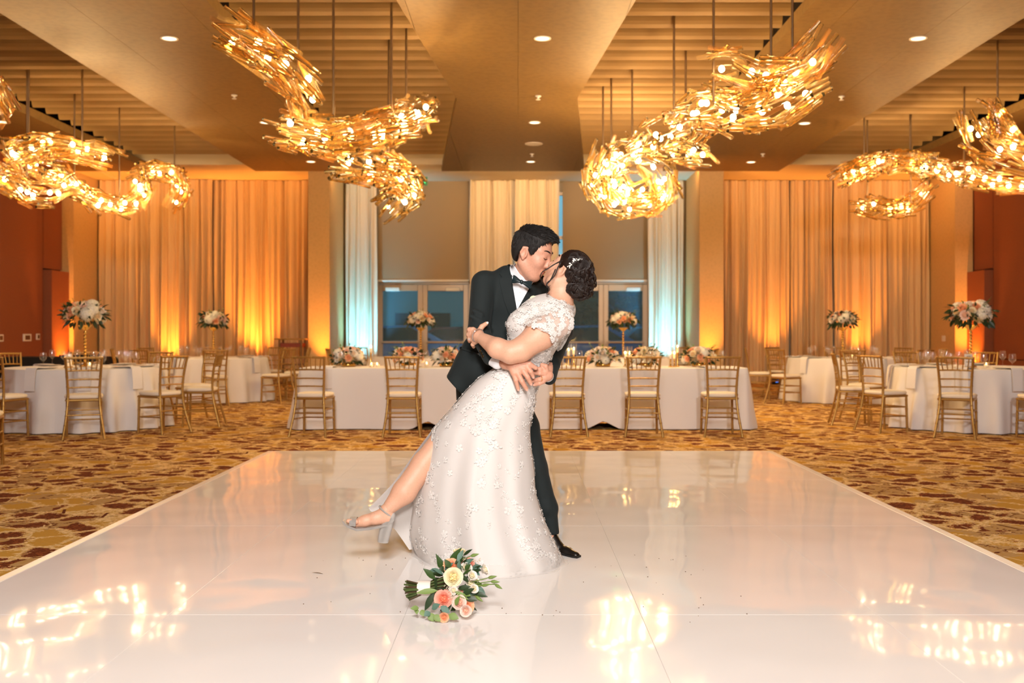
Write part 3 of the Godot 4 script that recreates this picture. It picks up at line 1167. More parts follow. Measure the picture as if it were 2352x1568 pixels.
func ceiling_fittings() -> void:
	var ring := MB.new()
	ring.lathe([Vector2(0.105, 0.0), Vector2(0.105, -0.008), Vector2(0.085, -0.008), Vector2(0.082, 0.0)], 20)
	var disc := MB.new()
	disc.lathe([Vector2(0.0, -0.003), Vector2(0.083, -0.003), Vector2(0.083, -0.001), Vector2(0.0, -0.001)], 20)
	var h := SOFFIT - EYE
	var spots := [[389, 88, "recessed downlight in the ceiling band beside the upper glass chandelier"], [610, 281, "recessed downlight behind the lowest loop of the near glass chandelier"], [714, 371, "small far recessed downlight above the pier by the lectern"], [1246, 88, "recessed downlight at the near end of the central ceiling band"], [1228, 281, "middle recessed downlight of the central ceiling band"], [1219, 371, "farthest recessed downlight of the central ceiling band"], [2109, 88, "recessed downlight in the ceiling band past the raised chandelier tip"], [1848, 283, "recessed downlight under the raised arm of the big chandelier"], [1725, 372, "small far recessed downlight above the pier past the head table"], [8, 280, "recessed downlight at the outer ceiling band by the rust wall"]]
	for s in spots:
		var d: float = F * h / (766.0 - s[1])
		var where := Vector3(X(s[0], d), SOFFIT, -d)
		var o := thing("downlight", s[2], "downlight", where, 0.0, "recessed ceiling downlights")
		part(o, "trim_ring", ring, M.white_paint)
		part(o, "lens_light", disc, M.down)
		spot(where + Vector3(0, -0.02, 0), Vector3.DOWN, Color(1.0, 0.85, 0.62), 0.9, 40.0, 0.08, "downlight_source")
	var head := MB.new()
	head.lathe([Vector2(0.0, 0.0), Vector2(0.045, 0.0), Vector2(0.045, -0.012), Vector2(0.02, -0.02), Vector2(0.012, -0.05), Vector2(0.035, -0.055), Vector2(0.035, -0.06), Vector2(0.0, -0.06)], 12)
	for s in [[538, 218, "white sprinkler head below the upper glass chandelier"], [1236, 220, "white sprinkler head in the central ceiling band"], [1222, 353, "far white sprinkler head in the central ceiling band"], [1933, 221, "white sprinkler head right of the raised chandelier arm"], [1752, 353, "far white sprinkler head by the small downlight"]]:
		var d: float = F * h / (766.0 - s[1])
		var o := thing("sprinkler", s[2], "sprinkler", Vector3(X(s[0], d), SOFFIT, -d), 0.0, "ceiling sprinklers")
		part(o, "head", head, M.white_paint)
	var dd: float = F * h / (766.0 - 330.0)
	var sp := thing("ceiling_speaker", "large round white ceiling speaker in the central band", "speaker", Vector3(X(1226, dd), SOFFIT, -dd))
	var m := MB.new()
	m.lathe([Vector2(0.0, -0.012), Vector2(0.15, -0.012), Vector2(0.17, -0.006), Vector2(0.17, 0.0)], 24)
	part(sp, "grille", m, M.white_paint)
	# green exit signs hung from the cream strip
	for s in [[967.0, "lit green EXIT sign beside the lowest chandelier loop"], [1412.0, "lit green EXIT sign seen through the big chandelier"]]:
		var d := 22.6
		var c := at(s[0], 416, d)
		var o := thing("exit_sign", s[1], "exit sign", Vector3(c.x, c.y - 0.1, c.z), 0.0, "lit green exit signs")
		m = MB.new()
		m.cbox(Vector3(0, 0.1, 0), Vector3(0.30, 0.20, 0.04), 0.006)
		part(o, "housing", m, mat(Color(0.30, 0.62, 0.48), 0.4))
		var t := TextMesh.new()
		t.text = "EXIT"
		t.font_size = 16
		t.pixel_size = 0.0075
		t.depth = 0.01
		part(o, "letters_sign", t, glow(Color(0.25, 1.0, 0.55), 2.5), Transform3D(Basis.IDENTITY, Vector3(0, 0.1, 0.022)))
		m = MB.new()
		m.tube([Vector3(0, 0.19, 0), Vector3(0, CREAM - c.y + 0.1, 0)], 0.012, 6)
		part(o, "stem", m, M.white_paint)

# ---------------------------------------------------------------- beyond the glass
func outside() -> void:
	var m := MB.new()
	m.box(Vector3(0, -0.12, -62.0), Vector3(120, 0.2, 75.4))
	struct("ground", m, mat(Color(0.30, 0.31, 0.32), 0.9), "grey car park outside the garden doors")
	var tyre := MB.new()
	tyre.lathe([Vector2(0.0, -0.11), Vector2(0.30, -0.11), Vector2(0.33, -0.07), Vector2(0.33, 0.07), Vector2(0.30, 0.11), Vector2(0.0, 0.11)], 16, Transform3D(Basis(Vector3.RIGHT, PI / 2), Vector3.ZERO))
	for c in [[-3.9, 31.5, Color(0.20, 0.42, 0.62), "blue parked car seen through the door nearest the lectern"], [-2.2, 36.5, Color(0.32, 0.10, 0.10), "dark red car parked farther off behind the tall flowers"], [2.0, 31.0, Color(0.16, 0.36, 0.60), "blue car parked behind the bride's back"], [4.6, 33.0, Color(0.30, 0.50, 0.62), "pale blue car parked behind the flower stand"]]:
		var o := thing("car", c[3], "car", Vector3(c[0], -0.02, -c[1]), 0.06, "cars parked outside")
		m = MB.new()
		m.prism(PackedVector2Array([Vector2(-2.2, 0.35), Vector2(-2.25, 0.75), Vector2(-1.5, 0.92), Vector2(-0.9, 1.42), Vector2(0.6, 1.47), Vector2(1.5, 0.98), Vector2(2.15, 0.9), Vector2(2.25, 0.5), Vector2(2.1, 0.28), Vector2(-2.0, 0.25)]), 1.75, Transform3D(Basis.IDENTITY, Vector3(0, 0, -0.87)))
		part(o, "body", m, mat(c[2], 0.25, 0.2))
		m = MB.new()
		m.prism(PackedVector2Array([Vector2(-1.25, 0.96), Vector2(-0.82, 1.36), Vector2(0.55, 1.40), Vector2(1.2, 1.0)]), 1.78, Transform3D(Basis.IDENTITY, Vector3(0, 0, -0.885)))
		part(o, "side_window", m, mat(Color(0.03, 0.05, 0.07), 0.1))
		for x in [-1.4, 1.4]:
			for z in [-0.8, 0.8]:
				part(o, "wheel", tyre, M.black, Transform3D(Basis.IDENTITY, Vector3(x, 0.33, z)))
	# a block of flats across the car park
	var b := thing("apartment_building", "pale teal block of flats across the car park", "building", Vector3(-4.5, -0.02, -62.0))
	m = MB.new()
	m.box(Vector3(0, 6.0, 0), Vector3(11.0, 12.0, 8.0))
	part(b, "wall", m, mat(Color(0.50, 0.56, 0.56), 0.9))
	m = MB.new()
	m.box(Vector3(0, 12.1, 0), Vector3(11.4, 0.3, 8.4))
	part(b, "roof", m, mat(Color(0.3, 0.3, 0.32), 0.9))
	var pane := MB.new()
	pane.box(Vector3.ZERO, Vector3(1.1, 1.4, 0.08))
	for i in 5:
		for j in 4:
			part(b, "window", pane, mat(Color(0.06, 0.09, 0.12), 0.15), Transform3D(Basis.IDENTITY, Vector3(-4.2 + i * 2.1, 1.7 + j * 2.8, 4.02)))
	b = thing("office_building", "low dark blue building behind the trees past the bride", "building", Vector3(13.5, -0.02, -60.0))
	m = MB.new()
	m.box(Vector3(0, 2.5, 0), Vector3(22.0, 5.0, 8.0))
	part(b, "wall", m, mat(Color(0.16, 0.20, 0.28), 0.9))
	for i in 9:
		part(b, "window", pane, mat(Color(0.05, 0.07, 0.10), 0.15), Transform3D(Basis.IDENTITY, Vector3(-9.6 + i * 2.4, 2.6, 4.02)))
	for t in [[-7.2, 40.0, 7.5, 2.6, "dark green tree seen through the door nearest the lectern"], [-10.5, 44.0, 9.0, 3.4, "tall dark tree behind the dark green one"], [2.9, 44.0, 4.4, 3.4, "big dark tree behind the bride's hair"], [6.5, 41.0, 6.0, 3.4, "dark tree behind the flower stand past the bride"], [1.2, 52.0, 4.6, 3.6, "tall far tree between the parked cars"]]:
		var o := thing("tree", t[4], "tree", Vector3(t[0], -0.02, -t[1]), 0.0, "dusky trees beyond the car park")
		m = MB.new()
		m.tube([Vector3.ZERO, Vector3(0.1, t[2] * 0.35, 0), Vector3(0, t[2] * 0.7, 0.1)], [0.22, 0.16, 0.08], 8)
		part(o, "trunk", m, mat(Color(0.14, 0.10, 0.07), 0.9))
		m = MB.new()
		for k in 900:
			var dir := Vector3(rng.randfn(), rng.randfn(), rng.randfn()).normalized()
			var p := Vector3(0, t[2] * 0.55, 0) + dir * Vector3(t[3] * 0.62, t[2] * 0.42, t[3] * 0.62) * pow(rng.randf(), 0.4)
			var bs := Basis(Vector3(rng.randfn(), rng.randfn(), rng.randfn()).normalized(), rng.randf() * TAU)
			var s := rng.randf_range(0.16, 0.34)
			m.add(PackedVector3Array([p + bs * Vector3(-s, 0, 0), p + bs * Vector3(0, s * 0.12, s * 0.5), p + bs * Vector3(s, 0, 0), p + bs * Vector3(0, s * 0.12, -s * 0.5)]), PackedInt32Array([0, 1, 2, 0, 2, 3]), true, false)
		var crown := part(o, "crown", m, mat(Color(0.10, 0.16, 0.10), 0.8))
		tag(crown, "", "", "", "stuff")

# ---------------------------------------------------------------- chandeliers
func smooth_path(pts: Array, per: int) -> Array:
	var out := []
	for i in pts.size() - 1:
		var p0: Vector3 = pts[maxi(i - 1, 0)]
		var p1: Vector3 = pts[i]
		var p2: Vector3 = pts[i + 1]
		var p3: Vector3 = pts[mini(i + 2, pts.size() - 1)]
		for s in per:
			out.append(p1.cubic_interpolate(p2, p0, p3, float(s) / per))
	out.append(pts[pts.size() - 1])
	return out

func chandelier(label: String, runs: Array, rods: Array, sd: int) -> void:
	var r := RandomNumberGenerator.new()
	r.seed = sd
	var first: Array = runs[0].p[0]
	var base := at(first[0], first[1], first[2])
	var o := thing("chandelier", label, "chandelier", base, 0.0, "amber glass tube chandeliers")
	var tm := MB.new()
	tm.lathe([Vector2(0.016, 0.497), Vector2(0.022, 0.5), Vector2(0.024, 0.49), Vector2(0.024, -0.49), Vector2(0.022, -0.5), Vector2(0.016, -0.497)], 8)
	var tube := tm.mesh()
	var bm := MB.new()
	bm.ball(Vector3.ZERO, Vector3(0.033, 0.037, 0.033), Basis.IDENTITY, 10, 8)
	var bulb := bm.mesh()
	var extra := MB.new()
	var weight := 0.0
	for run in runs:
		for i in run.p.size() - 1:
			weight += at(run.p[i][0], run.p[i][1], run.p[i][2]).distance_to(at(run.p[i + 1][0], run.p[i + 1][1], run.p[i + 1][2])) * run.get("dense", 42.0)
	for run in runs:
		var pts := []
		for p in run.p:
			pts.append(at(p[0], p[1], p[2]) - base)
		var way := smooth_path(pts, 8)
		var long := 0.0
		for i in way.size() - 1:
			long += way[i].distance_to(way[i + 1])
		var spine := MB.new()
		spine.tube(way, 0.010, 6)
		part(o, "spine", spine, M.steel)
		var count := int(long * run.get("dense", 42.0) / weight * 285.0)
		for k in int(count * 1.55):
			var u := fmod(k + r.randf(), count) / count * (way.size() - 1.001)
			var i := int(u)
			var c: Vector3 = way[i].lerp(way[i + 1], u - i)
			var t: Vector3 = (way[mini(i + 2, way.size() - 1)] - way[maxi(i - 1, 0)]).normalized()
			var x := t.cross(Vector3(0.3, 1, 0.2)).normalized()
			var y := t.cross(x)
			var az := r.randf() * TAU
			var rad: float = run.r * (0.55 + 0.85 * sqrt(r.randf()))
			c += (x * cos(az) + y * sin(az)) * rad
			var dir := (t + Vector3(r.randfn(), r.randfn(), r.randfn()) * 0.16).normalized()
			var side := dir.cross(Vector3(0.2, 0.3, 1)).normalized()
			var len := r.randf_range(0.26, 0.50)
			if k >= count:
				extra.put(tm, Transform3D(Basis(side, dir * len, side.cross(dir)), c))
				continue
			part(o, "glass_tube", tube, [M.tube_solid, M.tube_solid, M.tube_dark, M.tube_solid, M.tube][r.randi() % 5], Transform3D(Basis(side, dir * len, side.cross(dir)), c))
		var lamps := maxi(2, int(long * run.get("lamps", 5.2) * 1.25))
		for k in lamps:
			var u := (k + 0.5 + r.randf_range(-0.3, 0.3)) / lamps * (way.size() - 1.001)
			var i := int(u)
			var c: Vector3 = way[i].lerp(way[i + 1], u - i)
			c += Vector3(r.randf_range(-1, 1), r.randf_range(-1, 1), r.randf_range(-1, 1)) * run.r * 0.55
			part(o, "bulb", bulb, M.bulb, Transform3D(Basis.IDENTITY, c))
			omni(c, AMBER, 0.37, 0.032, o)
	tag(part(o, "inner_glass", extra, M.tube_solid), "inner amber glass tubes", "", "", "stuff")
	for q in rods:
		var foot := at(q[0], q[1], q[2])
		var rod := MB.new()
		rod.tube([foot - base, Vector3(foot.x, FIN + 0.25, foot.z) - base], 0.014, 8)
		part(o, "rod", rod, M.steel)

func chandeliers() -> void:
	chandelier("amber glass tube chandelier spiralling down in loops beside the first near downlight", [
		{"p": [[530, 80, 9.9], [590, 112, 9.9], [650, 150, 10.0], [690, 195, 10.2], [706, 225, 10.3]], "r": 0.155},
		{"p": [[665, 302, 10.4], [760, 314, 10.8], [850, 302, 11.1], [925, 280, 11.5], [965, 258, 12.0], [945, 262, 12.5]], "r": 0.165},
		{"p": [[785, 372, 12.3], [850, 384, 12.7], [915, 405, 13.2], [940, 440, 13.6], [900, 475, 13.9]], "r": 0.17, "dense": 50.0}],
		[[583, 60, 9.9], [685, 210, 10.35], [766, 285, 10.8], [899, 265, 11.4], [933, 245, 12.6], [893, 385, 13.1]], 31)
	chandelier("largest amber glass tube chandelier with a raised arm and a big glowing knot", [
		{"p": [[1885, 108, 10.2], [1848, 148, 10.3], [1800, 175, 10.4], [1745, 172, 10.6], [1690, 150, 10.7], [1645, 152, 10.8]], "r": 0.14, "dense": 30.0, "lamps": 4.0},
		{"p": [[1845, 190, 10.3], [1780, 236, 10.6], [1700, 252, 10.9], [1640, 250, 11.3], [1590, 272, 11.8], [1545, 302, 12.5], [1500, 322, 13.2], [1460, 345, 14.0], [1420, 365, 14.8]], "r": 0.19, "dense": 26.0, "lamps": 4.4},
		{"p": [[1385, 370, 15.0], [1372, 415, 15.3], [1395, 460, 15.6], [1450, 475, 15.9], [1505, 468, 16.1], [1528, 430, 16.0], [1500, 380, 15.7], [1440, 362, 15.4], [1405, 400, 15.2], [1440, 440, 15.6], [1490, 432, 15.8]], "r": 0.17, "dense": 24.0, "lamps": 7.0},
		{"p": [[1545, 345, 13.6], [1590, 352, 13.3], [1620, 362, 13.1]], "r": 0.12, "dense": 26.0}],
		[[1639, 235, 10.9], [1771, 150, 10.5], [1820, 150, 10.4], [1548, 290, 12.2], [1452, 340, 14.5], [1404, 360, 15.1], [1385, 370, 15.6], [1575, 330, 13.6]], 32)
	chandelier("amber glass tube chandelier winding along the rust wall by the corner drapes", [
		{"p": [[35, 350, 14.4], [90, 337, 14.3], [150, 338, 14.4], [210, 352, 14.6], [250, 366, 14.8]], "r": 0.15},
		{"p": [[40, 350, 14.5], [80, 382, 14.9], [130, 402, 15.4], [180, 436, 16.0], [230, 462, 16.4], [290, 472, 16.8], [328, 442, 17.0], [318, 405, 17.2]], "r": 0.13, "dense": 34.0},
		{"p": [[320, 400, 17.6], [360, 392, 17.8], [400, 402, 18.1], [414, 435, 18.3], [400, 468, 18.4]], "r": 0.13},
		{"p": [[-40, 392, 14.0], [10, 412, 14.2], [60, 440, 14.6], [110, 445, 15.0], [150, 428, 15.3]], "r": 0.14, "dense": 34.0},
		{"p": [[-50, 180, 11.5], [-16, 215, 11.6], [-6, 250, 11.7], [-20, 278, 11.8]], "r": 0.13}],
		[[66, 345, 14.4], [189, 345, 14.5], [171, 430, 16.0], [274, 470, 16.8], [401, 402, 18.1], [62, 438, 14.6]], 33)
	chandelier("amber glass tube chandelier arching low before the far corner drapes", [
		{"p": [[1940, 405, 16.9], [1985, 386, 16.9], [2040, 372, 17.1], [2100, 374, 17.3], [2160, 388, 16.6], [2220, 398, 15.7], [2290, 415, 15.2], [2370, 420, 15.0]], "r": 0.145, "dense": 36.0},
		{"p": [[1980, 472, 17.6], [2040, 478, 17.7], [2092, 468, 17.6], [2125, 436, 17.4]], "r": 0.13},
		{"p": [[2245, 275, 13.1], [2262, 318, 13.1], [2310, 345, 13.0], [2370, 362, 12.8]], "r": 0.19, "dense": 36.0},
		{"p": [[2285, 245, 13.0], [2315, 285, 13.0], [2345, 320, 12.9]], "r": 0.05, "dense": 20.0, "lamps": 1.0}],
		[[1985, 380, 16.9], [2090, 370, 17.3], [2215, 395, 15.6], [2291, 320, 13.1], [1992, 470, 17.7], [2092, 465, 17.5]], 34)

# ---------------------------------------------------------------- flowers
func petal(m: MB, c: Vector3, out: Vector3, up: Vector3, w: float, h: float, curl: float, rows := 4, cols := 5) -> void:
	# a cupped petal that rises from c, leans towards out and curls over at its rim
	var side := up.cross(out).normalized()
	var g := []
	for i in rows:
		var v := float(i) / (rows - 1)
		var row := PackedVector3Array()
		for j in cols:
			var u := float(j) / (cols - 1) * 2.0 - 1.0
			var wide := w * sqrt(maxf(0.05, v)) * (1.0 - 0.25 * v * v)
			var y := h * v * (1.0 - 0.18 * u * u * v)
			var z := curl * v * v * h - 0.45 * w * u * u * (1.0 - 0.5 * v)
			row.append(c + side * u * wide + up * y + out * z)
		g.append(row)
	m.grid(g, false, false, false, true, false)

func rose_mesh(sd: int, rings: int, fine: bool, heart: Color) -> ArrayMesh:
	# radius 1, opens along +y
	var r := RandomNumberGenerator.new()
	r.seed = sd
	var m := MB.new()
	m.tint = heart
	m.ball(Vector3(0, 0.0, 0), Vector3(0.5, 0.55, 0.5), Basis.IDENTITY, 8, 6)
	for k in rings:
		var f := float(k) / maxi(1, rings - 1)
		m.tint = heart.lerp(Color.WHITE, minf(1.0, f * 1.3))
		var n := 3 + (k + 1) / 2
		for i in n:
			var a := TAU * (i + k * 0.5) / n + r.randf_range(-0.2, 0.2)
			var out := Vector3(cos(a), 0, sin(a))
			var rad := 0.12 + 0.50 * f
			petal(m, out * rad + Vector3(0, -0.45 + 0.14 * r.randf(), 0), out, Vector3.UP, 0.46 + 0.30 * f, lerpf(1.15, 0.85, f) + r.randf_range(-0.05, 0.05), lerpf(-0.05, 0.55, f), 5 if fine else 3, 6 if fine else 4)
	return m.mesh()

func hydrangea_mesh(sd: int) -> ArrayMesh:
	var r := RandomNumberGenerator.new()
	r.seed = sd
	var m := MB.new()
	m.tint = Color(0.85, 0.86, 0.72)
	m.ball(Vector3.ZERO, Vector3(0.85, 0.75, 0.85), Basis.IDENTITY, 10, 7)
	m.tint = Color.WHITE
	for k in 70:
		var y := 1.0 - 1.6 * (k + 0.5) / 70.0
		var a := k * 2.39996
		var rr := sqrt(1.0 - y * y)
		var n := Vector3(cos(a) * rr, y, sin(a) * rr)
		var x := n.cross(Vector3(0.3, 0.2, 1)).normalized().rotated(n, r.randf() * TAU)
		var z := n.cross(x)
		for p in 4:
			var dir := x * cos(TAU * p / 4) + z * sin(TAU * p / 4)
			var s := dir.cross(n)
			var c := n * Vector3(0.92, 0.82, 0.92) * r.randf_range(0.95, 1.05)
			m.add(PackedVector3Array([c, c + dir * 0.13 + s * 0.09 + n * 0.05, c + dir * 0.22 + n * 0.03, c + dir * 0.13 - s * 0.09 + n * 0.05]), PackedInt32Array([0, 1, 2, 0, 2, 3]), true, false)
	return m.mesh()

func leaf(m: MB, base: Vector3, dir: Vector3, up: Vector3, long: float, wide: float, droop := 0.2) -> void:
	var s := dir.cross(up).normalized()
	var nrm := s.cross(dir).normalized()
	var g := []
	for i in 6:
		var v := i / 5.0
		var w := wide * sin(PI * clampf(v * 0.94 + 0.03, 0, 1)) * (1.0 - 0.25 * v)
		var c := base + dir * long * v - nrm * droop * long * v * v
		g.append(PackedVector3Array([c + s * w + nrm * w * 0.25, c, c - s * w + nrm * w * 0.25]))
	m.grid(g, false, false, false, true, false)

var roses := []
var hydra := []

func flower_meshes() -> void:
	for k in 3:
		roses.append(rose_mesh(40 + k, 4, false, Color(0.86, 0.70, 0.55)))
	for k in 2:
		hydra.append(hydrangea_mesh(50 + k))

func arrangement(o: Node3D, c: Vector3, half: Vector3, n_rose: int, n_hydra: int, n_leaf: int, size: float, sd: int) -> void:
	# a dome of roses and hydrangeas over leaves, centred on c in the thing's own axes
	var r := RandomNumberGenerator.new()
	r.seed = sd
	var kinds := ["white", "cream", "peach", "white", "blush", "cream", "peach"]
	var green := MB.new()
	for k in n_leaf:
		var a := r.randf() * TAU
		var e := r.randf_range(-0.7, 0.9)
		var dir := Vector3(cos(a) * cos(e), sin(e), sin(a) * cos(e))
		var p := c + dir * half * r.randf_range(0.6, 1.0)
		p.y = maxf(p.y, 0.065)
		leaf(green, p, (dir + Vector3(0, r.randf_range(-0.9 if c.y > 0.3 else 0.0, 0.3), 0)).normalized(), Vector3(r.randfn(), 1.5, r.randfn()).normalized(), r.randf_range(0.06, 0.13) * (1.0 if c.y > 0.3 else 0.7), r.randf_range(0.016, 0.03) * (1.0 if c.y > 0.3 else 0.8))
	var f := part(o, "foliage", green, M.leaf_dark)
	tag(f, "dark green leaves among the flowers", "", "", "stuff")
	var total := n_rose + n_hydra
	for k in total:
		var y := 1.0 - 1.25 * (k + 0.5) / total
		var a := k * 2.39996 + sd
		var rr := sqrt(maxf(0.0, 1.0 - y * y))
		var dir := Vector3(cos(a) * rr, y, sin(a) * rr)
		var is_h := (k * n_hydra) / total != ((k + 1) * n_hydra) / total
		var s := size * (1.45 if is_h else 1.0) * r.randf_range(0.85, 1.15)
		var side := dir.cross(Vector3(0.1, 0.2, 1)).normalized()
		var b := Basis(side, dir, side.cross(dir)).scaled_local(Vector3.ONE * s)
		var where := c + dir * half * 0.86
		if is_h:
			part(o, "hydrangea", hydra[k % 2], M.rose_white, Transform3D(b, where))
		else:
			part(o, "rose", roses[k % 3], M["rose_" + kinds[r.randi() % kinds.size()]], Transform3D(b, where))
	# loose sprigs that stand out of the dome
	var sprig := MB.new()
	for k in 7:
		var a := r.randf() * TAU
		var dir := Vector3(cos(a) * 0.8, r.randf_range(0.2, 1.1), sin(a) * 0.8).normalized()
		var p0 := c + dir * half * 0.8
		var p1 := p0 + dir * r.randf_range(0.07, 0.14) * (size / 0.05)
		sprig.tube([p0, p1], 0.0025, 4)
		for q in 4:
			leaf(sprig, p0.lerp(p1, 0.4 + q * 0.2), (dir + Vector3(r.randfn(), r.randfn(), r.randfn()) * 0.6).normalized(), Vector3.UP, 0.035, 0.011)
	tag(part(o, "sprigs", sprig, M.leaf_light), "thin pale green sprigs", "", "", "stuff")

func tall_centerpiece(label: String, where: Vector3, s: float, sd: int) -> void:
	var o := thing("flower_stand", label, "centerpiece", where, sd * 0.7, "tall gold flower stands")
	var m := MB.new()
	m.lathe([Vector2(0.0, 0.0), Vector2(0.075, 0.0), Vector2(0.075, 0.008), Vector2(0.03, 0.03), Vector2(0.016, 0.06), Vector2(0.016, 0.065)], 16)
	part(o, "base", m, M.gold_bright)
	m = MB.new()
	var prof := [Vector2(0.014, 0.06)]
	for k in 9:
		var y := 0.075 + k * 0.043
		prof.append(Vector2(0.011, y - 0.006))
		prof.append(Vector2(0.021, y + 0.010))
		prof.append(Vector2(0.021, y + 0.020))
		prof.append(Vector2(0.011, y + 0.034))
	prof.append(Vector2(0.02, 0.475))
	m.lathe(prof, 12)
	part(o, "stem", m, M.gold_bright)
	m = MB.new()
	m.lathe([Vector2(0.012, 0.46), Vector2(0.05, 0.49), Vector2(0.095, 0.53), Vector2(0.09, 0.532), Vector2(0.0, 0.50)], 16)
	part(o, "bowl", m, M.gold_bright)
	arrangement(o, Vector3(0, 0.66, 0), Vector3(0.26, 0.165, 0.26) * s, 20, 7, 150, 0.055 * s, sd)

# ---------------------------------------------------------------- the tables
var chair0: Node3D

func bamboo(m: MB, pts: Array, r: float, every := 0.11) -> void:
	# a turned post with raised rings
	var way := smooth_path(pts, 6)
	m.tube(way, r, 8)
	var acc := every * 0.5
	for i in way.size() - 1:
		var seg: float = way[i].distance_to(way[i + 1])
		while acc < seg:
			var p: Vector3 = way[i].lerp(way[i + 1], acc / seg)
			var t: Vector3 = (way[i + 1] - way[i]).normalized()
			m.tube([p - t * 0.005, p - t * 0.002, p + t * 0.002, p + t * 0.005], [r, r * 1.28, r * 1.28, r], 8, false)
			acc += every
		acc -= seg

func make_chair() -> Node3D:
	var o := thing("chiavari_chair", "gold ballroom chair", "chair")
	var m: MB
	for s in [-1.0, 1.0]:
		m = MB.new()
		bamboo(m, [Vector3(s * 0.215, 0.0, 0.285), Vector3(s * 0.178, 0.26, 0.215), Vector3(s * 0.163, 0.47, 0.185), Vector3(s * 0.172, 0.70, 0.20), Vector3(s * 0.19, 0.92, 0.245)], 0.0145)
		part(o, "back_post", m, M.gold)
		m = MB.new()
		bamboo(m, [Vector3(s * 0.185, 0.0, -0.175), Vector3(s * 0.18, 0.22, -0.17), Vector3(s * 0.178, 0.43, -0.165)], 0.0145)
		part(o, "leg", m, M.gold)
		for y in [[0.32, 0.205], [0.21, 0.235]]:
			m = MB.new()
			bamboo(m, [Vector3(s * 0.181, y[0] - 0.02, -0.168), Vector3(s * 0.183, y[0] - 0.01, y[1])], 0.009)
			part(o, "stretcher", m, M.gold)
	for q in [[0.30, -0.17, 0.18], [0.19, -0.17, 0.18], [0.27, 0.213, 0.178], [0.2, 0.0, 0.0]]:
		if q[2] == 0.0:
			continue
		m = MB.new()
		bamboo(m, [Vector3(-q[2], q[0], q[1]), Vector3(q[2], q[0], q[1])], 0.009)
		part(o, "stretcher", m, M.gold)
	m = MB.new()
	m.cbox(Vector3(0, 0.435, 0.0), Vector3(0.385, 0.03, 0.385), 0.01)
	part(o, "seat_frame", m, M.gold)
	m = MB.new()
	var rows := []
	for y in [[0.0, 0.93], [0.008, 0.985], [0.025, 1.0], [0.04, 0.96], [0.047, 0.80], [0.05, 0.4]]:
		var row := PackedVector3Array()
		for j in 24:
			var a := TAU * j / 24
			var q := pow(pow(absf(cos(a)), 5.0) + pow(absf(sin(a)), 5.0), -0.2)
			row.append(Vector3(cos(a) * q * 0.203 * y[1], 0.451 + y[0], sin(a) * q * 0.20 * y[1]))
		rows.append(row)
	m.grid(rows, true, true, true)
	part(o, "cushion", m, M.cushion)
	for y in [[0.905, 0.19, 0.243, 0.0125], [0.765, 0.176, 0.212, 0.0095], [0.665, 0.171, 0.198, 0.0085], [0.575, 0.167, 0.19, 0.0085]]:
		m = MB.new()
		bamboo(m, [Vector3(-y[1], y[0], y[2]), Vector3(0, y[0] + 0.004, y[2] + 0.012), Vector3(y[1], y[0], y[2])], y[3], 0.09)
		part(o, "back_rail", m, M.gold)
	for k in 6:
		var x := (k - 2.5) * 0.055
		m = MB.new()
		bamboo(m, [Vector3(x * 0.93, 0.768, 0.222), Vector3(x * 1.08, 0.905, 0.253)], 0.0062, 0.07)
		part(o, "spindle", m, M.gold)
	return o

func place_chair(where: Vector3, turn: float, label: String, group: String) -> void:
	if chair0 == null:
		chair0 = make_chair()
		chair0.position = where
		chair0.rotation.y = turn
		tag(chair0, label, "chair", group)
	else:
		copy(chair0, where, turn, label, group)

const ORD := ["nearest the camera", "second", "third", "fourth", "fifth", "sixth", "seventh", "eighth", "ninth", "tenth"]
var ware := {}

func set_ware() -> void:
	var m := MB.new()
	m.lathe([Vector2(0.0, 0.004), Vector2(0.09, 0.004), Vector2(0.135, 0.014), Vector2(0.138, 0.017), Vector2(0.10, 0.010), Vector2(0.0, 0.009)], 20)
	ware.plate = m.mesh()
	m = MB.new()
	m.lathe([Vector2(0.0, 0.0), Vector2(0.033, 0.0), Vector2(0.033, 0.003), Vector2(0.004, 0.008), Vector2(0.0035, 0.095), Vector2(0.012, 0.105), Vector2(0.036, 0.135), Vector2(0.040, 0.165), Vector2(0.030, 0.215), Vector2(0.0285, 0.215), Vector2(0.038, 0.165), Vector2(0.034, 0.137), Vector2(0.0, 0.108)], 12)
	ware.wine = m.mesh()
	m = MB.new()
	m.lathe([Vector2(0.0, 0.0), Vector2(0.032, 0.0), Vector2(0.032, 0.003), Vector2(0.004, 0.008), Vector2(0.004, 0.06), Vector2(0.014, 0.07), Vector2(0.040, 0.10), Vector2(0.043, 0.135), Vector2(0.036, 0.178), Vector2(0.0345, 0.178), Vector2(0.0415, 0.135), Vector2(0.038, 0.102), Vector2(0.0, 0.073)], 12)
	ware.water = m.mesh()
	m = MB.new()
	m.lathe([Vector2(0.0, 0.0), Vector2(0.030, 0.0), Vector2(0.034, 0.065), Vector2(0.032, 0.065), Vector2(0.028, 0.006), Vector2(0.0, 0.006)], 12)
	ware.votive = m.mesh()
	m = MB.new()
	m.lathe([Vector2(0.0, 0.007), Vector2(0.024, 0.007), Vector2(0.024, 0.032), Vector2(0.0, 0.034)], 10)
	ware.wax = m.mesh()
	m = MB.new()
	m.ball(Vector3(0, 0.047, 0), Vector3(0.007, 0.013, 0.007), Basis.IDENTITY, 8, 6)
	ware.flame = m.mesh()

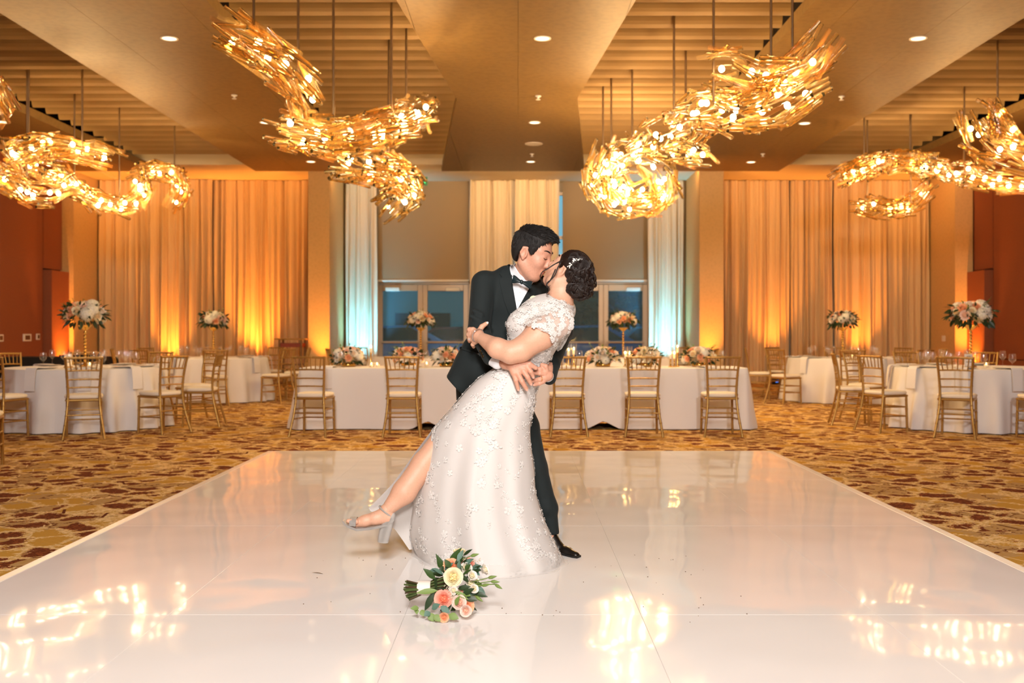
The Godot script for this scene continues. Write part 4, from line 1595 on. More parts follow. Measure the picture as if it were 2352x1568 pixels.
func napkin_mesh(reach: float, drop: float) -> ArrayMesh:
	# a folded strip that lies on the cloth and hangs over its edge; the edge is at z = 0, the table at z < 0
	var m := MB.new()
	var pts := [Vector2(-reach, 0.004), Vector2(-0.03, 0.004), Vector2(0.004, -0.002), Vector2(0.022, -0.03), Vector2(0.036, -drop * 0.5), Vector2(0.044, -drop)]
	var rows := []
	for p in pts:
		rows.append(PackedVector3Array([Vector3(-0.07, p.y, p.x), Vector3(0.07, p.y, p.x), Vector3(0.07, p.y + 0.005, p.x + 0.004), Vector3(-0.07, p.y + 0.005, p.x + 0.004)]))
	m.grid(rows, true, true, true, false)
	return m.mesh()

func candle(where: Vector3, label: String, group: String, lit := true) -> void:
	var o := thing("votive_candle", label, "candle", where, 0.0, group)
	part(o, "glass_cup", ware.votive, M.clear)
	part(o, "wax", ware.wax, M.candle)
	if lit:
		part(o, "flame", ware.flame, M.flame)
		omni(Vector3(0, 0.047, 0), Color(1.0, 0.72, 0.35), 0.012, 0.012, o, "flame_light")

const TOP := 0.757

func round_table(name_of: String, cx: float, cd: float, r: float, phis: Array, flowers: float, sd: int, setting: bool) -> void:
	var c := Vector3(cx, 0, -cd)
	var o := thing("banquet_table", "round banquet table under a floor length white cloth, the %s" % name_of, "table", c, 0.0, "round banquet tables")
	var m := MB.new()
	var rows := []
	var rr := RandomNumberGenerator.new()
	rr.seed = sd
	for p in [[0.02, TOP, 0.0], [r * 0.6, TOP, 0.0], [r - 0.01, TOP, 0.0], [r + 0.004, TOP - 0.012, 0.0], [r + 0.012, TOP - 0.08, 0.04], [r + 0.03, 0.5, 0.30], [r + 0.05, 0.25, 0.85], [r + 0.07, 0.012, 1.0]]:
		var row := PackedVector3Array()
		for j in 180:
			var a := TAU * j / 180
			var fold := pow(0.5 + 0.5 * sin(a * 17 + 1.6 * sin(a * 3 + sd) + sd), 2.0) * 0.11 + 0.02 * sin(a * 5 + sd * 2)
			var rad: float = p[0] + p[2] * (fold - 0.02)
			row.append(Vector3(cos(a) * rad, p[1], sin(a) * rad))
		rows.append(row)
	m.grid(rows, true, true, false)
	part(o, "tablecloth", m, M.linen)
	m = MB.new()
	m.lathe([Vector2(0.0, TOP - 0.035), Vector2(r - 0.02, TOP - 0.035), Vector2(r - 0.02, TOP - 0.006), Vector2(0.0, TOP - 0.006)], 40)
	part(o, "tabletop", m, mat(Color(0.45, 0.33, 0.2), 0.6))
	if flowers > 0.0:
		tall_centerpiece("tall gold stand of white and peach flowers on the %s" % name_of, c + Vector3(0, TOP, 0), flowers, sd)
	var nap := napkin_mesh(0.22, 0.27)
	for k in phis.size():
		var a: float = deg_to_rad(phis[k])
		var out := Vector3(sin(a), 0, cos(a))
		var side := Vector3(cos(a), 0, -sin(a))
		var p := c + out * (r + 0.50)
		if absf(p.x * F / -p.z + 14.0) > 1176.0 + 40.0:
			continue
		var which: String = ORD[k] if k == 0 else ORD[k] + (" anticlockwise" if phis[1] > phis[0] else " clockwise") + " from the camera"
		place_chair(p, a, "gold ballroom chair, %s, %s" % [which, name_of], "chairs round the " + name_of)
		if not setting:
			continue
		var t := c + Vector3(0, TOP, 0)
		var on := "%s, %s" % [which, name_of]
		var pl := part(self, "dinner_plate", ware.plate, M.china, Transform3D(Basis.IDENTITY, t + out * (r - 0.20)))
		tag(pl, "white dinner plate, setting " + on, "plate", "plates on the " + name_of)
		var np := part(self, "napkin", nap, M.linen, Transform3D(Basis(Vector3.UP, a), t + out * (r + 0.036) + Vector3(0, 0.016, 0)))
		tag(np, "white hanging napkin, setting " + on, "napkin", "napkins on the " + name_of)
		var g := part(self, "wine_glass", ware.wine, M.clear, Transform3D(Basis.IDENTITY, t + out * (r - 0.40) + side * 0.10))
		tag(g, "tall wine glass, setting " + on, "glass", "glasses on the " + name_of)
		g = part(self, "water_glass", ware.water, M.clear, Transform3D(Basis.IDENTITY, t + out * (r - 0.36) + side * 0.20))
		tag(g, "shorter water glass, setting " + on, "glass", "glasses on the " + name_of)
	if setting:
		for k in 3:
			var a := TAU * k / 3.0 + 0.9
			candle(c + Vector3(cos(a) * 0.2, TOP, sin(a) * 0.2), "small glass votive %s the gold stand, %s" % [["lit before", "unlit on one side of", "unlit behind"][k], name_of], "votives on the " + name_of, k == 0)

func banquet() -> void:
	flower_meshes()
	set_ware()
	var turn := func(from: float, step: float, n: int, s: float) -> Array:
		var out := []
		for k in n:
			out.append(s * (from + step * k))
		return out
	round_table("near left round table", -5.5, 12.65, 0.93, turn.call(-13.0, 36.0, 8, 1.0), 1.0, 61, true)
	round_table("near right round table", 5.75, 12.65, 0.93, turn.call(-6.0, 36.0, 8, -1.0), 1.0, 62, true)
	round_table("far left round table", -5.40, 17.65, 0.93, turn.call(18.0, 45.0, 8, 1.0), 0.93, 63, true)
	round_table("far right round table", 5.72, 17.55, 0.93, turn.call(13.0, 45.0, 8, -1.0), 0.93, 64, true)
	round_table("half hidden table behind the groom", -1.76, 18.0, 0.93, [70.0, 130.0, -70.0, -130.0], 0.93, 65, false)
	round_table("half hidden table behind the bride", 1.9, 18.0, 0.93, [70.0, 130.0, -70.0, -130.0], 0.93, 66, false)
	place_chair(Vector3(-4.76, 0, -8.75), 0.35, "gold ballroom chair cut off by the photograph's edge, nearest the dance floor", "chairs nearest the camera")
	head_table()

func head_table() -> void:
	var x0 := -2.70
	var x1 := 2.84
	var z0 := -12.28
	var z1 := -13.05
	var cx := (x0 + x1) * 0.5
	var cz := (z0 + z1) * 0.5
	var o := thing("head_table", "long white draped head table behind the couple", "table", Vector3(cx, 0, cz))
	var hx := (x1 - x0) * 0.5
	var hz := (z0 - z1) * 0.5
	var m := MB.new()
	var rows := []
	for p in [[-0.3, TOP, 0.0], [-0.012, TOP, 0.0], [0.0, TOP - 0.012, 0.0], [0.012, TOP - 0.1, 0.2], [0.03, 0.5, 0.5], [0.05, 0.25, 0.8], [0.075, 0.10, 0.95], [0.085, 0.012, 1.0]]:
		var row := PackedVector3Array()
		var n := 260
		for j in n:
			# walk round a rounded rectangle
			var u := float(j) / n * (4.0 * hx + 4.0 * hz)
			var q: Vector2
			var nrm: Vector2
			if u < 2 * hx:
				q = Vector2(-hx + u, hz)
				nrm = Vector2(0, 1)
			elif u < 2 * hx + 2 * hz:
				q = Vector2(hx, hz - (u - 2 * hx))
				nrm = Vector2(1, 0)
			elif u < 4 * hx + 2 * hz:
				q = Vector2(hx - (u - 2 * hx - 2 * hz), -hz)
				nrm = Vector2(0, -1)
			else:
				q = Vector2(-hx, -hz + (u - 4 * hx - 2 * hz))
				nrm = Vector2(-1, 0)
			# gather at the corners
			var near := minf(absf(absf(q.x) - hx), 1.0) + minf(absf(absf(q.y) - hz), 1.0)
			var corner := clampf(1.0 - near * 2.5, 0.0, 1.0)
			var fold: float = 0.022 * sin(q.x * 4.1 + 1.0) + 0.012 * sin(q.x * 11.0 + 2.0 * sin(q.x * 2.0)) + corner * 0.06
			var off: float = p[0] + p[2] * fold
			var y: float = p[1]
			if p[2] > 0.9 and nrm.y > 0.5:
				# the cloth parts into low tents where two lengths meet
				for t in [[-1.18, 0.10], [0.98, 0.10]]:
					y += maxf(0.0, 1.0 - absf(q.x - t[0]) / 0.2) * t[1]
			if off < -0.2:
				row.append(Vector3(q.x * (1.0 - 0.3 / hx), y, q.y * 0.2))
			else:
				row.append(Vector3(q.x + nrm.x * off, y, q.y + nrm.y * off))
		rows.append(row)
	m.grid(rows, true, true, false)
	part(o, "tablecloth", m, M.linen)
	m = MB.new()
	m.box(Vector3(0, TOP - 0.02, 0), Vector3(hx * 2 - 0.04, 0.03, hz * 2 - 0.04))
	part(o, "tabletop", m, mat(Color(0.45, 0.33, 0.2), 0.6))
	var chairs := [[720, "first from the lectern side"], [926, "second from the lectern side, beside the groom's jacket"], [1303, "half hidden beside the bride's back"], [1477, "second from its far end"], [1655, "at its far end"]]
	var nap := napkin_mesh(0.2, 0.27)
	for k in chairs.size():
		var x := X(chairs[k][0], 11.55)
		var tilt: float = [-0.10, 0.02, 0.04, -0.05, -0.03][k]
		place_chair(Vector3(x, 0, -11.62), tilt, "gold ballroom chair at the head table, " + chairs[k][1], "chairs along the head table")
		var w: String = "head table setting before the chair " + ["by the lectern", "by the groom", "by the bride", "next to last", "at the far end"][k]
		var np := part(self, "napkin", nap, M.linen, Transform3D(Basis.IDENTITY, Vector3(x + 0.02, TOP + 0.016, z0 + 0.014)))
		tag(np, "white napkin over the edge, " + w, "napkin", "napkins on the head table")
		var pl := part(self, "dinner_plate", ware.plate, M.china, Transform3D(Basis.IDENTITY, Vector3(x, TOP, z0 - 0.145)))
		tag(pl, "white dinner plate, " + w, "plate", "plates on the head table")
		var g := part(self, "wine_glass", ware.wine, M.clear, Transform3D(Basis.IDENTITY, Vector3(x + 0.19, TOP, z0 - 0.07)))
		tag(g, "tall stemmed wine glass, " + w, "glass", "glasses on the head table")
	var low := [[800, 0.21, "low mound of white and peach flowers at the lectern end of the head table"], [938, 0.20, "low mound of white flowers under the tall stand by the groom"], [1026, 0.19, "low mound of peach and white flowers touching the groom's jacket"], [1385, 0.21, "low mound of white roses under the tall stand past the bride"], [1482, 0.19, "low mound of peach flowers between two candle groups"], [1606, 0.22, "low mound of peach and white flowers at the far end of the head table"]]
	for k in low.size():
		var x := X(low[k][0], 12.75)
		var f := thing("low_centerpiece", low[k][2], "centerpiece", Vector3(x, TOP, -12.75), 0.0, "low flower mounds along the head table")
		var b := MB.new()
		b.lathe([Vector2(0.0, 0.0), Vector2(0.09, 0.0), Vector2(0.10, 0.05), Vector2(0.0, 0.05)], 14)
		part(f, "bowl", b, M.gold_bright)
		arrangement(f, Vector3(0, 0.115, 0), Vector3(low[k][1], 0.135, 0.17), 19, 3, 95, 0.045, 80 + k)
	var lights := [[853, 0.0, 12.55, "cream"], [866, 0.0, 12.5, "c"], [852, 0.14, 12.7, "t"], [980, 0.0, 12.8, "c"], [1306, 0.10, 12.75, "t"], [1318, 0.11, 12.8, "t"], [1301, 0.0, 12.5, "c"], [1436, 0.06, 12.75, "t"], [1446, 0.06, 12.7, "t"], [1540, 0.06, 12.6, "t"], [1549, 0.06, 12.65, "t"], [1556, 0.14, 12.75, "t"]]
	for k in lights.size():
		var q: Array = lights[k]
		var p := Vector3(X(q[0], q[2]), TOP, -q[2])
		var where: String = ["between the first two flower mounds", "between the first two flower mounds", "between the first two flower mounds", "beside the groom's jacket", "beside the bride's back", "beside the bride's back", "beside the bride's back", "under the far tall stand", "under the far tall stand", "before the last flower mound", "before the last flower mound", "before the last flower mound"][k]
		var how: String = ["lower", "small", "tallest", "single", "first tall", "second tall", "lower", "first", "second", "first", "second", "tallest"][k]
		if q[1] > 0.0:
			var o2 := thing("candlestick", "lit candle in a glass tube, %s one %s" % [how, where], "candle", p, 0.0, "candles along the head table")
			var b := MB.new()
			b.lathe([Vector2(0.0, 0.0), Vector2(0.032, 0.0), Vector2(0.012, 0.02), Vector2(0.010, 0.03 + q[1]), Vector2(0.02, 0.04 + q[1]), Vector2(0.0, 0.042 + q[1])], 12)
			part(o2, "stick", b, M.gold_bright)
			b = MB.new()
			b.lathe([Vector2(0.0, 0.042 + q[1]), Vector2(0.016, 0.042 + q[1]), Vector2(0.016, 0.10 + q[1]), Vector2(0.0, 0.103 + q[1])], 10)
			part(o2, "wax", b, M.candle)
			b = MB.new()
			b.ball(Vector3(0, 0.12 + q[1], 0), Vector3(0.010, 0.018, 0.010), Basis.IDENTITY, 8, 6)
			part(o2, "flame", b, M.flame)
			b = MB.new()
			b.lathe([Vector2(0.034, 0.04 + q[1]), Vector2(0.036, 0.20 + q[1]), Vector2(0.034, 0.20 + q[1]), Vector2(0.032, 0.042 + q[1])], 12)
			part(o2, "glass_tube", b, M.clear)
			omni(Vector3(0, 0.12 + q[1], 0), Color(1.0, 0.72, 0.35), 0.015, 0.015, o2, "flame_light")
		else:
			candle(p, "lit votive in a glass cup, %s one %s" % [how, where], "candles along the head table")

# ---------------------------------------------------------------- the couple
func face_prims(xf: Transform3D, k: float, slim: float) -> Array:
	# a head in its own axes: x forward, y up, z to the side; the origin is between the ears
	var b := xf.basis
	var P := func(x: float, y: float, z: float) -> Vector3: return xf * (Vector3(x, y, z) * k)
	var R := func(x: float, y: float, z: float) -> Vector3: return Vector3(x, y, z) * k
	var out := [
		egg(P.call(-0.012, 0.050, 0.0), R.call(0.098, 0.086, 0.076), b, 0.02),
		egg(P.call(0.030, -0.010, 0.0), R.call(0.062, 0.088, 0.060 * slim), b, 0.03),
		egg(P.call(0.036, -0.062, 0.0), R.call(0.048, 0.044, 0.046 * slim), b, 0.03),
		cap(P.call(0.050, -0.102, 0.0), P.call(0.058, -0.098, 0.0), 0.021 * k, 0.021 * k, 0.025)]
	for s in [-1.0, 1.0]:
		out.append(cap(P.call(-0.018, -0.050, s * 0.050 * slim), P.call(0.045, -0.098, s * 0.020), 0.020 * k, 0.018 * k, 0.03))
		out.append(cap(P.call(0.072, 0.038, s * 0.016), P.call(0.058, 0.036, s * 0.048), 0.015 * k, 0.012 * k, 0.02))
		out.append(egg(P.call(0.055, -0.018, s * 0.040), R.call(0.028, 0.024, 0.022), b, 0.03))
		out.append(egg(P.call(0.071, 0.016, s * 0.033), R.call(0.016, 0.012, 0.018), b, 0.010))
		out.append(egg(P.call(0.094, -0.026, s * 0.012), R.call(0.012, 0.009, 0.008), b, 0.008))
		# ear: shell, rim and lobe
		out.append(egg(P.call(-0.012, 0.004, s * 0.076), R.call(0.019, 0.030, 0.008), b * Basis(Vector3.UP, -s * 0.35) * Basis(Vector3.BACK, 0.25), 0.008))
		out.append(cap(P.call(-0.024, 0.026, s * 0.082), P.call(-0.004, 0.032, s * 0.079), 0.006 * k, 0.006 * k, 0.006))
		out.append(cap(P.call(-0.030, 0.000, s * 0.084), P.call(-0.024, 0.026, s * 0.083), 0.006 * k, 0.006 * k, 0.006))
		out.append(cap(P.call(-0.010, -0.028, s * 0.076), P.call(-0.026, -0.008, s * 0.081), 0.007 * k, 0.006 * k, 0.006))
		out.append(egg(P.call(-0.010, 0.004, s * 0.088), R.call(0.011, 0.018, 0.010), b, 0.004, true))
	out.append(cap(P.call(0.080, 0.032, 0.0), P.call(0.104, -0.016, 0.0), 0.010 * k, 0.013 * k, 0.014))
	out.append(egg(P.call(0.105, -0.022, 0.0), R.call(0.014, 0.011, 0.013), b, 0.010))
	out.append(cap(P.call(0.083, -0.054, 0.016), P.call(0.083, -0.054, -0.016), 0.008 * k, 0.008 * k, 0.010))
	out.append(cap(P.call(0.081, -0.068, 0.014), P.call(0.081, -0.068, -0.014), 0.009 * k, 0.009 * k, 0.010))
	return out

func on_face(prims: Array, xf: Transform3D, y: float, z: float, off := 0.0012) -> Vector3:
	var h := hit(prims, xf * Vector3(0.25, y, z), xf * Vector3(-0.1, y, z))
	return h.p + h.n * off if not h.is_empty() else xf * Vector3(0.08, y, z)

func face_marks(o: Node3D, prims: Array, xf: Transform3D, dark: Material, lip: Material) -> void:
	for s in [-1.0, 1.0]:
		var pts := []
		for i in 6:
			var u := i / 5.0
			pts.append(on_face(prims, xf, 0.044 + 0.010 * sin(u * 2.2) - 0.006 * u, s * (0.014 + 0.038 * u), 0.001))
		var m := MB.new()
		m.tube(pts, [0.0022, 0.0036, 0.0038, 0.0034, 0.0028, 0.0012], 6)
		part(o, "eyebrow", m, dark)
		pts = []
		for i in 6:
			var u := i / 5.0
			pts.append(on_face(prims, xf, 0.013 - 0.006 * sin(u * PI), s * (0.019 + 0.030 * u), 0.0008))
		m = MB.new()
		m.tube(pts, [0.0008, 0.0016, 0.0019, 0.0019, 0.0016, 0.0008], 5)
		part(o, "eyelashes", m, dark)
	for y in [-0.0535, -0.066]:
		var pts := []
		for i in 7:
			var u := i / 3.0 - 1.0
			pts.append(on_face(prims, xf, y - 0.001 * u * u, u * 0.022, -0.001))
		var m := MB.new()
		m.tube(pts, [0.001, 0.0028, 0.004, 0.0042, 0.004, 0.0028, 0.001], 6)
		part(o, "lip", m, lip)

func digits(list: Array, out: Array) -> void:
	# each: [[px, py, depth, radius px], ...] from knuckle to tip
	for f in list:
		for i in f.size() - 1:
			out.append(pcap(f[i], f[i + 1], 0.0035))

func nails(list: Array, m: MB) -> void:
	for f in list:
		var t: Array = f[f.size() - 1]
		var q: Array = f[f.size() - 2]
		var tip := at(t[0], t[1], t[2])
		var dir := (tip - at(q[0], q[1], q[2])).normalized()
		var nrm := (Vector3(0, 0, 1) - dir * dir.z).normalized()
		var r: float = t[3] * t[2] / F
		m.ball(tip + nrm * r * 0.80 + dir * r * 0.25, Vector3(r * 0.62, r * 0.22, r * 0.85), Basis(dir.cross(nrm).normalized(), nrm, dir), 8, 6)

func couple() -> void:
	var skin_m := mat(Color(0.83, 0.61, 0.51), 0.5)
	skin_m.subsurf_scatter_enabled = true
	skin_m.subsurf_scatter_strength = 0.08
	grain(skin_m, Vector3(6, 6, 6), 0.05, 0.93, 1.05, 71)
	var skin_w := mat(Color(0.86, 0.66, 0.55), 0.5)
	skin_w.subsurf_scatter_enabled = true
	skin_w.subsurf_scatter_strength = 0.08
	grain(skin_w, Vector3(6, 6, 6), 0.05, 0.95, 1.04, 72)
	groom(skin_m)
	bride(skin_w)

func groom(skin: Material) -> void:
	var o := thing("person", "person in a black suit and bow tie leaning in to kiss the bride", "person", Vector3(at(1267, 1280, 5.25).x, 0.02, -5.25))
	var inv := Transform3D(Basis.IDENTITY, -o.position)
	var put := func(called: String, m: MB, mt: Material, parent: Node = null) -> MeshInstance3D:
		var w := MB.new()
		w.put(m, inv)
		return part(o if parent == null else parent, called, w, mt)
	# head
	var f := Vector3(0.86, -0.375, 0.347).normalized()
	var up := Vector3(0.347, 0.927, 0.14)
	up = (up - f * f.dot(up)).normalized()
	var xf := Transform3D(Basis(f, up, f.cross(up)), at(1222, 586, 5.17))
	var head := face_prims(xf, 1.02, 1.0)
	var neck := [pcap([1188, 655, 5.26, 27], [1214, 606, 5.18, 25], 0.03)]
	var body := MB.new()
	net(head + neck, 0.0034, body)
	# the body under the clothes, joined to head and hands
	var inner := [pcap([1186, 655, 5.26, 24], [1175, 690, 5.28, 40], 0.03), pcap([1172, 690, 5.28, 50], [1120, 840, 5.30, 46], 0.04), pcap([1112, 650, 5.22, 18], [1099, 752, 5.12, 17], 0.02), pcap([1099, 755, 5.12, 17], [1132, 826, 4.965, 9], 0.02), pcap([1132, 826, 4.965, 9], [1160, 837, 4.925, 10], 0.01), pcap([1238, 660, 5.36, 18], [1288, 762, 5.40, 16], 0.02), pcap([1288, 762, 5.40, 16], [1258, 858, 5.03, 12], 0.02), pcap([1150, 850, 5.34, 34], [1222, 1075, 5.32, 20], 0.03), pcap([1222, 1075, 5.32, 20], [1270, 1255, 5.28, 11], 0.03), pcap([1105, 850, 5.36, 34], [1080, 1075, 5.46, 20], 0.03), pcap([1080, 1075, 5.46, 20], [1062, 1250, 5.50, 11], 0.03)]
	net(inner, 0.014, body)
	# right hand, spread on the bride's hip
	var z := 4.885
	var ra := [
		[[1180, 858, z, 6.2], [1185, 874, z - 0.006, 5.2], [1190, 893, z + 0.006, 4.3]],
		[[1190, 859, z - 0.006, 6.6], [1199, 876, z - 0.014, 5.6], [1209, 893, z, 4.6]],
		[[1202, 852, z - 0.008, 6.6], [1212, 866, z - 0.016, 5.7], [1219, 880, z - 0.002, 4.7]],
		[[1211, 843, z - 0.006, 6.4], [1219, 853, z - 0.012, 5.5], [1224, 864, z, 4.7]],
		[[1196, 832, z, 7.0], [1216, 836, z - 0.004, 6.2], [1230, 845, z + 0.006, 5.2]]]
	var rh := [pcap([1160, 836, z + 0.035, 12], [1178, 840, z + 0.014, 12], 0.012)]
	for k in [[1180, 857], [1190, 857], [1201, 851], [1210, 843]]:
		rh.append(pcap([1174 + (k[0] - 1180) * 0.45, 838 + (k[1] - 850) * 0.3, z + 0.008, 9.5], [k[0], k[1], z - 0.002, 7.4], 0.010))
	digits(ra, rh)
	net(rh, 0.0026, body)
	# left hand, from behind her back
	var y := 4.93
	var la := [
		[[1249, 847, y, 6.2], [1240, 848, y - 0.012, 5.6], [1229, 846, y + 0.004, 4.7]],
		[[1251, 858, y - 0.004, 6.4], [1240, 857, y - 0.016, 5.6], [1228, 856, y, 4.8]],
		[[1250, 868, y - 0.004, 6.2], [1239, 871, y - 0.014, 5.4], [1226, 874, y, 4.7]],
		[[1247, 876, y, 5.8], [1239, 880, y - 0.008, 5.0], [1229, 883, y + 0.004, 4.3]],
		[[1255, 850, y, 6.4], [1253, 841, y - 0.010, 5.6], [1245, 838, y - 0.004, 5.0]]]
	var lh := [pcap([1260, 862, y + 0.06, 11], [1256, 862, y + 0.02, 12], 0.012)]
	for k in [[1249, 849], [1251, 858], [1250, 867], [1247, 874]]:
		lh.append(pcap([1258, 862, y + 0.018, 10], [k[0], k[1], y, 7.2], 0.010))
	digits(la, lh)
	net(lh, 0.0026, body)
	put.call("body", body, skin)
	var nm := MB.new()
	nails(ra.slice(0, 4), nm)
	nails(la.slice(0, 4), nm)
	put.call("fingernails", nm, mat(Color(0.88, 0.66, 0.58), 0.3))
	var ringm := MB.new()
	var rp := at(1244, 870, y - 0.012)
	var pts := []
	for i in 15:
		var a := TAU * i / 14
		pts.append(rp + Vector3(0.002 * sin(a), cos(a) * 0.0128, sin(a) * 0.0128))
	ringm.tube(pts, 0.0014, 6, false)
	put.call("wedding_ring", ringm, M.gold_bright)
	var marks := Node3D.new()
	marks.name = "face"
	o.add_child(marks)
	marks.position = -o.position
	face_marks(marks, head, xf, mat(Color(0.07, 0.05, 0.04), 0.7), mat(Color(0.74, 0.42, 0.38), 0.45))
	# hair
	var hair_m := mat(Color(0.085, 0.068, 0.060), 0.72)
	var hb := xf.basis
	var hp := [egg(xf * Vector3(-0.020, 0.056, 0.0), Vector3(0.106, 0.092, 0.085), hb, 0.02), egg(xf * Vector3(-0.058, 0.012, 0.0), Vector3(0.056, 0.078, 0.076), hb, 0.03), egg(xf * Vector3(0.046, 0.116, 0.0), Vector3(0.062, 0.032, 0.062), hb * Basis(Vector3.BACK, -0.25), 0.03),
		cap(xf * Vector3(0.022, 0.040, 0.078), xf * Vector3(0.020, 0.004, 0.078), 0.016, 0.008, 0.02), cap(xf * Vector3(0.022, 0.040, -0.078), xf * Vector3(0.020, 0.004, -0.078), 0.016, 0.008, 0.02),
		egg(xf * Vector3(0.100, 0.010, 0.0), Vector3(0.068, 0.092, 0.12), hb, 0.012, true), egg(xf * Vector3(-0.005, -0.062, 0.0), Vector3(0.060, 0.088, 0.16), hb, 0.014, true), egg(xf * Vector3(-0.016, -0.002, 0.09), Vector3(0.026, 0.038, 0.035), hb, 0.006, true), egg(xf * Vector3(-0.016, -0.002, -0.09), Vector3(0.026, 0.038, 0.035), hb, 0.006, true)]
	var hm := MB.new()
	net(hp, 0.0042, hm)
	var r := RandomNumberGenerator.new()
	r.seed = 17
	for k in 4800:
		var u := Vector3(r.randfn(), r.randfn(), r.randfn()).normalized()
		if u.y < -0.4:
			continue
		var start := xf * (Vector3(-0.02, 0.055, 0) + u * 0.22)
		var h := hit(hp, start, xf * Vector3(-0.02, 0.05, 0))
		if h.is_empty():
			continue
		var loc: Vector3 = hb.transposed() * (h.p - xf.origin)
		var flow: Vector3 = hb * (Vector3(1.0, 0.25, 0.1) if loc.y > 0.10 else Vector3(0.45, -1.0, 0.0))
		flow = (flow - h.n * h.n.dot(flow)).normalized()
		var lift := 0.55 if loc.y > 0.10 else 0.2
		var long := r.randf_range(0.016, 0.034) if loc.y > 0.08 else r.randf_range(0.010, 0.018)
		flow = (flow + h.n * lift + Vector3(r.randfn(), r.randfn(), r.randfn()) * 0.12).normalized()
		var p: Vector3 = h.p - h.n * 0.003
		hm.tube([p, p + flow * long * 0.5, p + flow * long - h.n * long * 0.18], [0.0026, 0.0020, 0.0003], 4, false)
	put.call("hair", hm, hair_m)
	# suit
	var suit := mat(Color(0.062, 0.105, 0.110), 0.85)
	suit.rim_enabled = true
	suit.rim = 0.2
	grain(suit, Vector3(9, 9, 9), 0.12, 0.85, 1.1, 73)
	var jp := [
		pegg(1172, 700, 5.27, 70, 78, 0.125, 0.1, 0.04),
		pcap([1120, 648, 5.22, 25], [1236, 656, 5.34, 25], 0.05),
		pcap([1165, 632, 5.27, 22], [1200, 640, 5.30, 22], 0.04),
		pegg(1143, 790, 5.27, 63, 78, 0.122, -0.25, 0.05),
		pegg(1112, 850, 5.28, 64, 58, 0.125, -0.5, 0.05),
		pcap([1088, 800, 5.27, 26], [1052, 884, 5.28, 33], 0.04),
		pcap([1110, 650, 5.20, 28], [1100, 752, 5.10, 25], 0.025),
		pcap([1100, 758, 5.10, 25], [1127, 820, 4.98, 19.5], 0.012),
		pcap([1238, 662, 5.36, 27], [1290, 762, 5.40, 25], 0.03),
		pcap([1290, 762, 5.40, 25], [1266, 836, 5.13, 20], 0.02),
		pcap([1266, 836, 5.13, 20], [1262, 868, 5.04, 16], 0.012),
		# elbow folds
		pcap([1082, 726, 5.06, 4], [1112, 742, 5.05, 3], 0.02), pcap([1086, 712, 5.07, 3], [1108, 722, 5.06, 3], 0.02), pcap([1120, 690, 5.14, 4], [1126, 760, 5.15, 4], 0.02)]
	var n2 := Vector2(-0.72, 0.69)
	var big := 1500.0
	jp.append(egg(at(1036 + n2.x * big, 882 + n2.y * big, 5.28), Vector3.ONE * big * 5.28 / F, Basis.IDENTITY, 0.004, true))
	var jm := MB.new()
	net(jp, 0.0075, jm)
	var jacket: MeshInstance3D = put.call("jacket", jm, suit)
	var lm := MB.new()
	sheet(jp, [[1171, 607], [1158, 617], [1147, 630], [1153, 638], [1147, 645], [1158, 690], [1173, 730], [1187, 714], [1178, 660]], 5.15, 5.0, 0.002, 0.006, lm)
	put.call("lapel", lm, suit, null)
	lm = MB.new()
	sheet(jp, [[1226, 648], [1200, 690], [1187, 714], [1186, 738], [1214, 722], [1240, 692], [1250, 668], [1246, 652]], 5.18, 5.0, 0.002, 0.006, lm)
	put.call("lapel", lm, suit, null)
	lm = MB.new()
	sheet(jp, [[1058, 796], [1102, 812], [1104, 817], [1057, 801]], 5.16, 4.0, 0.002, 0.004, lm)
	put.call("pocket_flap", lm, suit, null)
	var brass := mat(Color(0.25, 0.19, 0.10), 0.3, 0.6)
	for q in [[1104, 806], [1107, 812], [1110, 818]]:
		var h := hit(jp, at(q[0], q[1], 4.7), at(q[0], q[1], 5.2))
		if not h.is_empty():
			var bm := MB.new()
			var sx: Vector3 = h.n.cross(Vector3.UP).normalized()
			bm.lathe([Vector2(0, 0.004), Vector2(0.006, 0.004), Vector2(0.0075, 0.002), Vector2(0.0075, 0.0), Vector2(0, 0.0)], 12, Transform3D(Basis(sx, h.n, sx.cross(h.n)), h.p))
			put.call("button", bm, brass)
	# shirt: front, collar and cuffs
	var shirt := mat(Color(0.93, 0.94, 0.96), 0.8)
	var sm := MB.new()
	sheet(jp, [[1174, 622], [1178, 660], [1187, 712], [1200, 688], [1222, 648], [1205, 640], [1188, 630]], 5.15, 4.0, 0.0035, 0.004, sm)
	put.call("shirt_front", sm, shirt)
	sm = MB.new()
	var ax := (at(1214, 606, 5.18) - at(1188, 655, 5.26)).normalized()
	var cx := ax.cross(Vector3.BACK).normalized()
	var rows := []
	for t in [[0.0, 0.071], [0.022, 0.068], [0.040, 0.066], [0.041, 0.0625], [0.02, 0.064]]:
		var row := PackedVector3Array()
		for i in 28:
			var a := TAU * i / 28
			var dip := 0.010 * sin(a) + 0.012 * cos(a)
			row.append(at(1197, 638, 5.235) + ax * (t[0] - dip) + (cx * cos(a) + ax.cross(cx) * sin(a)) * t[1])
		rows.append(row)
	sm.grid(rows, true)
	sheet(jp + neck, [[1171, 612], [1176, 632], [1190, 641], [1204, 647], [1197, 632], [1185, 613], [1178, 608]], 5.14, 4.0, 0.006, 0.005, sm)
	sheet(jp + neck, [[1204, 647], [1218, 652], [1223, 640], [1212, 640]], 5.14, 4.0, 0.006, 0.005, sm)
	put.call("collar", sm, shirt)
	sm = MB.new()
	net([pcap([1130, 824, 4.975, 15.5], [1142, 834, 4.950, 14.0], 0.01)], 0.005, sm)
	put.call("cuff", sm, shirt)
	sm = MB.new()
	sm.tube([at(1261, 866, 5.05), at(1257, 863, 5.00)], [0.031, 0.029], 18)
	put.call("cuff", sm, shirt)
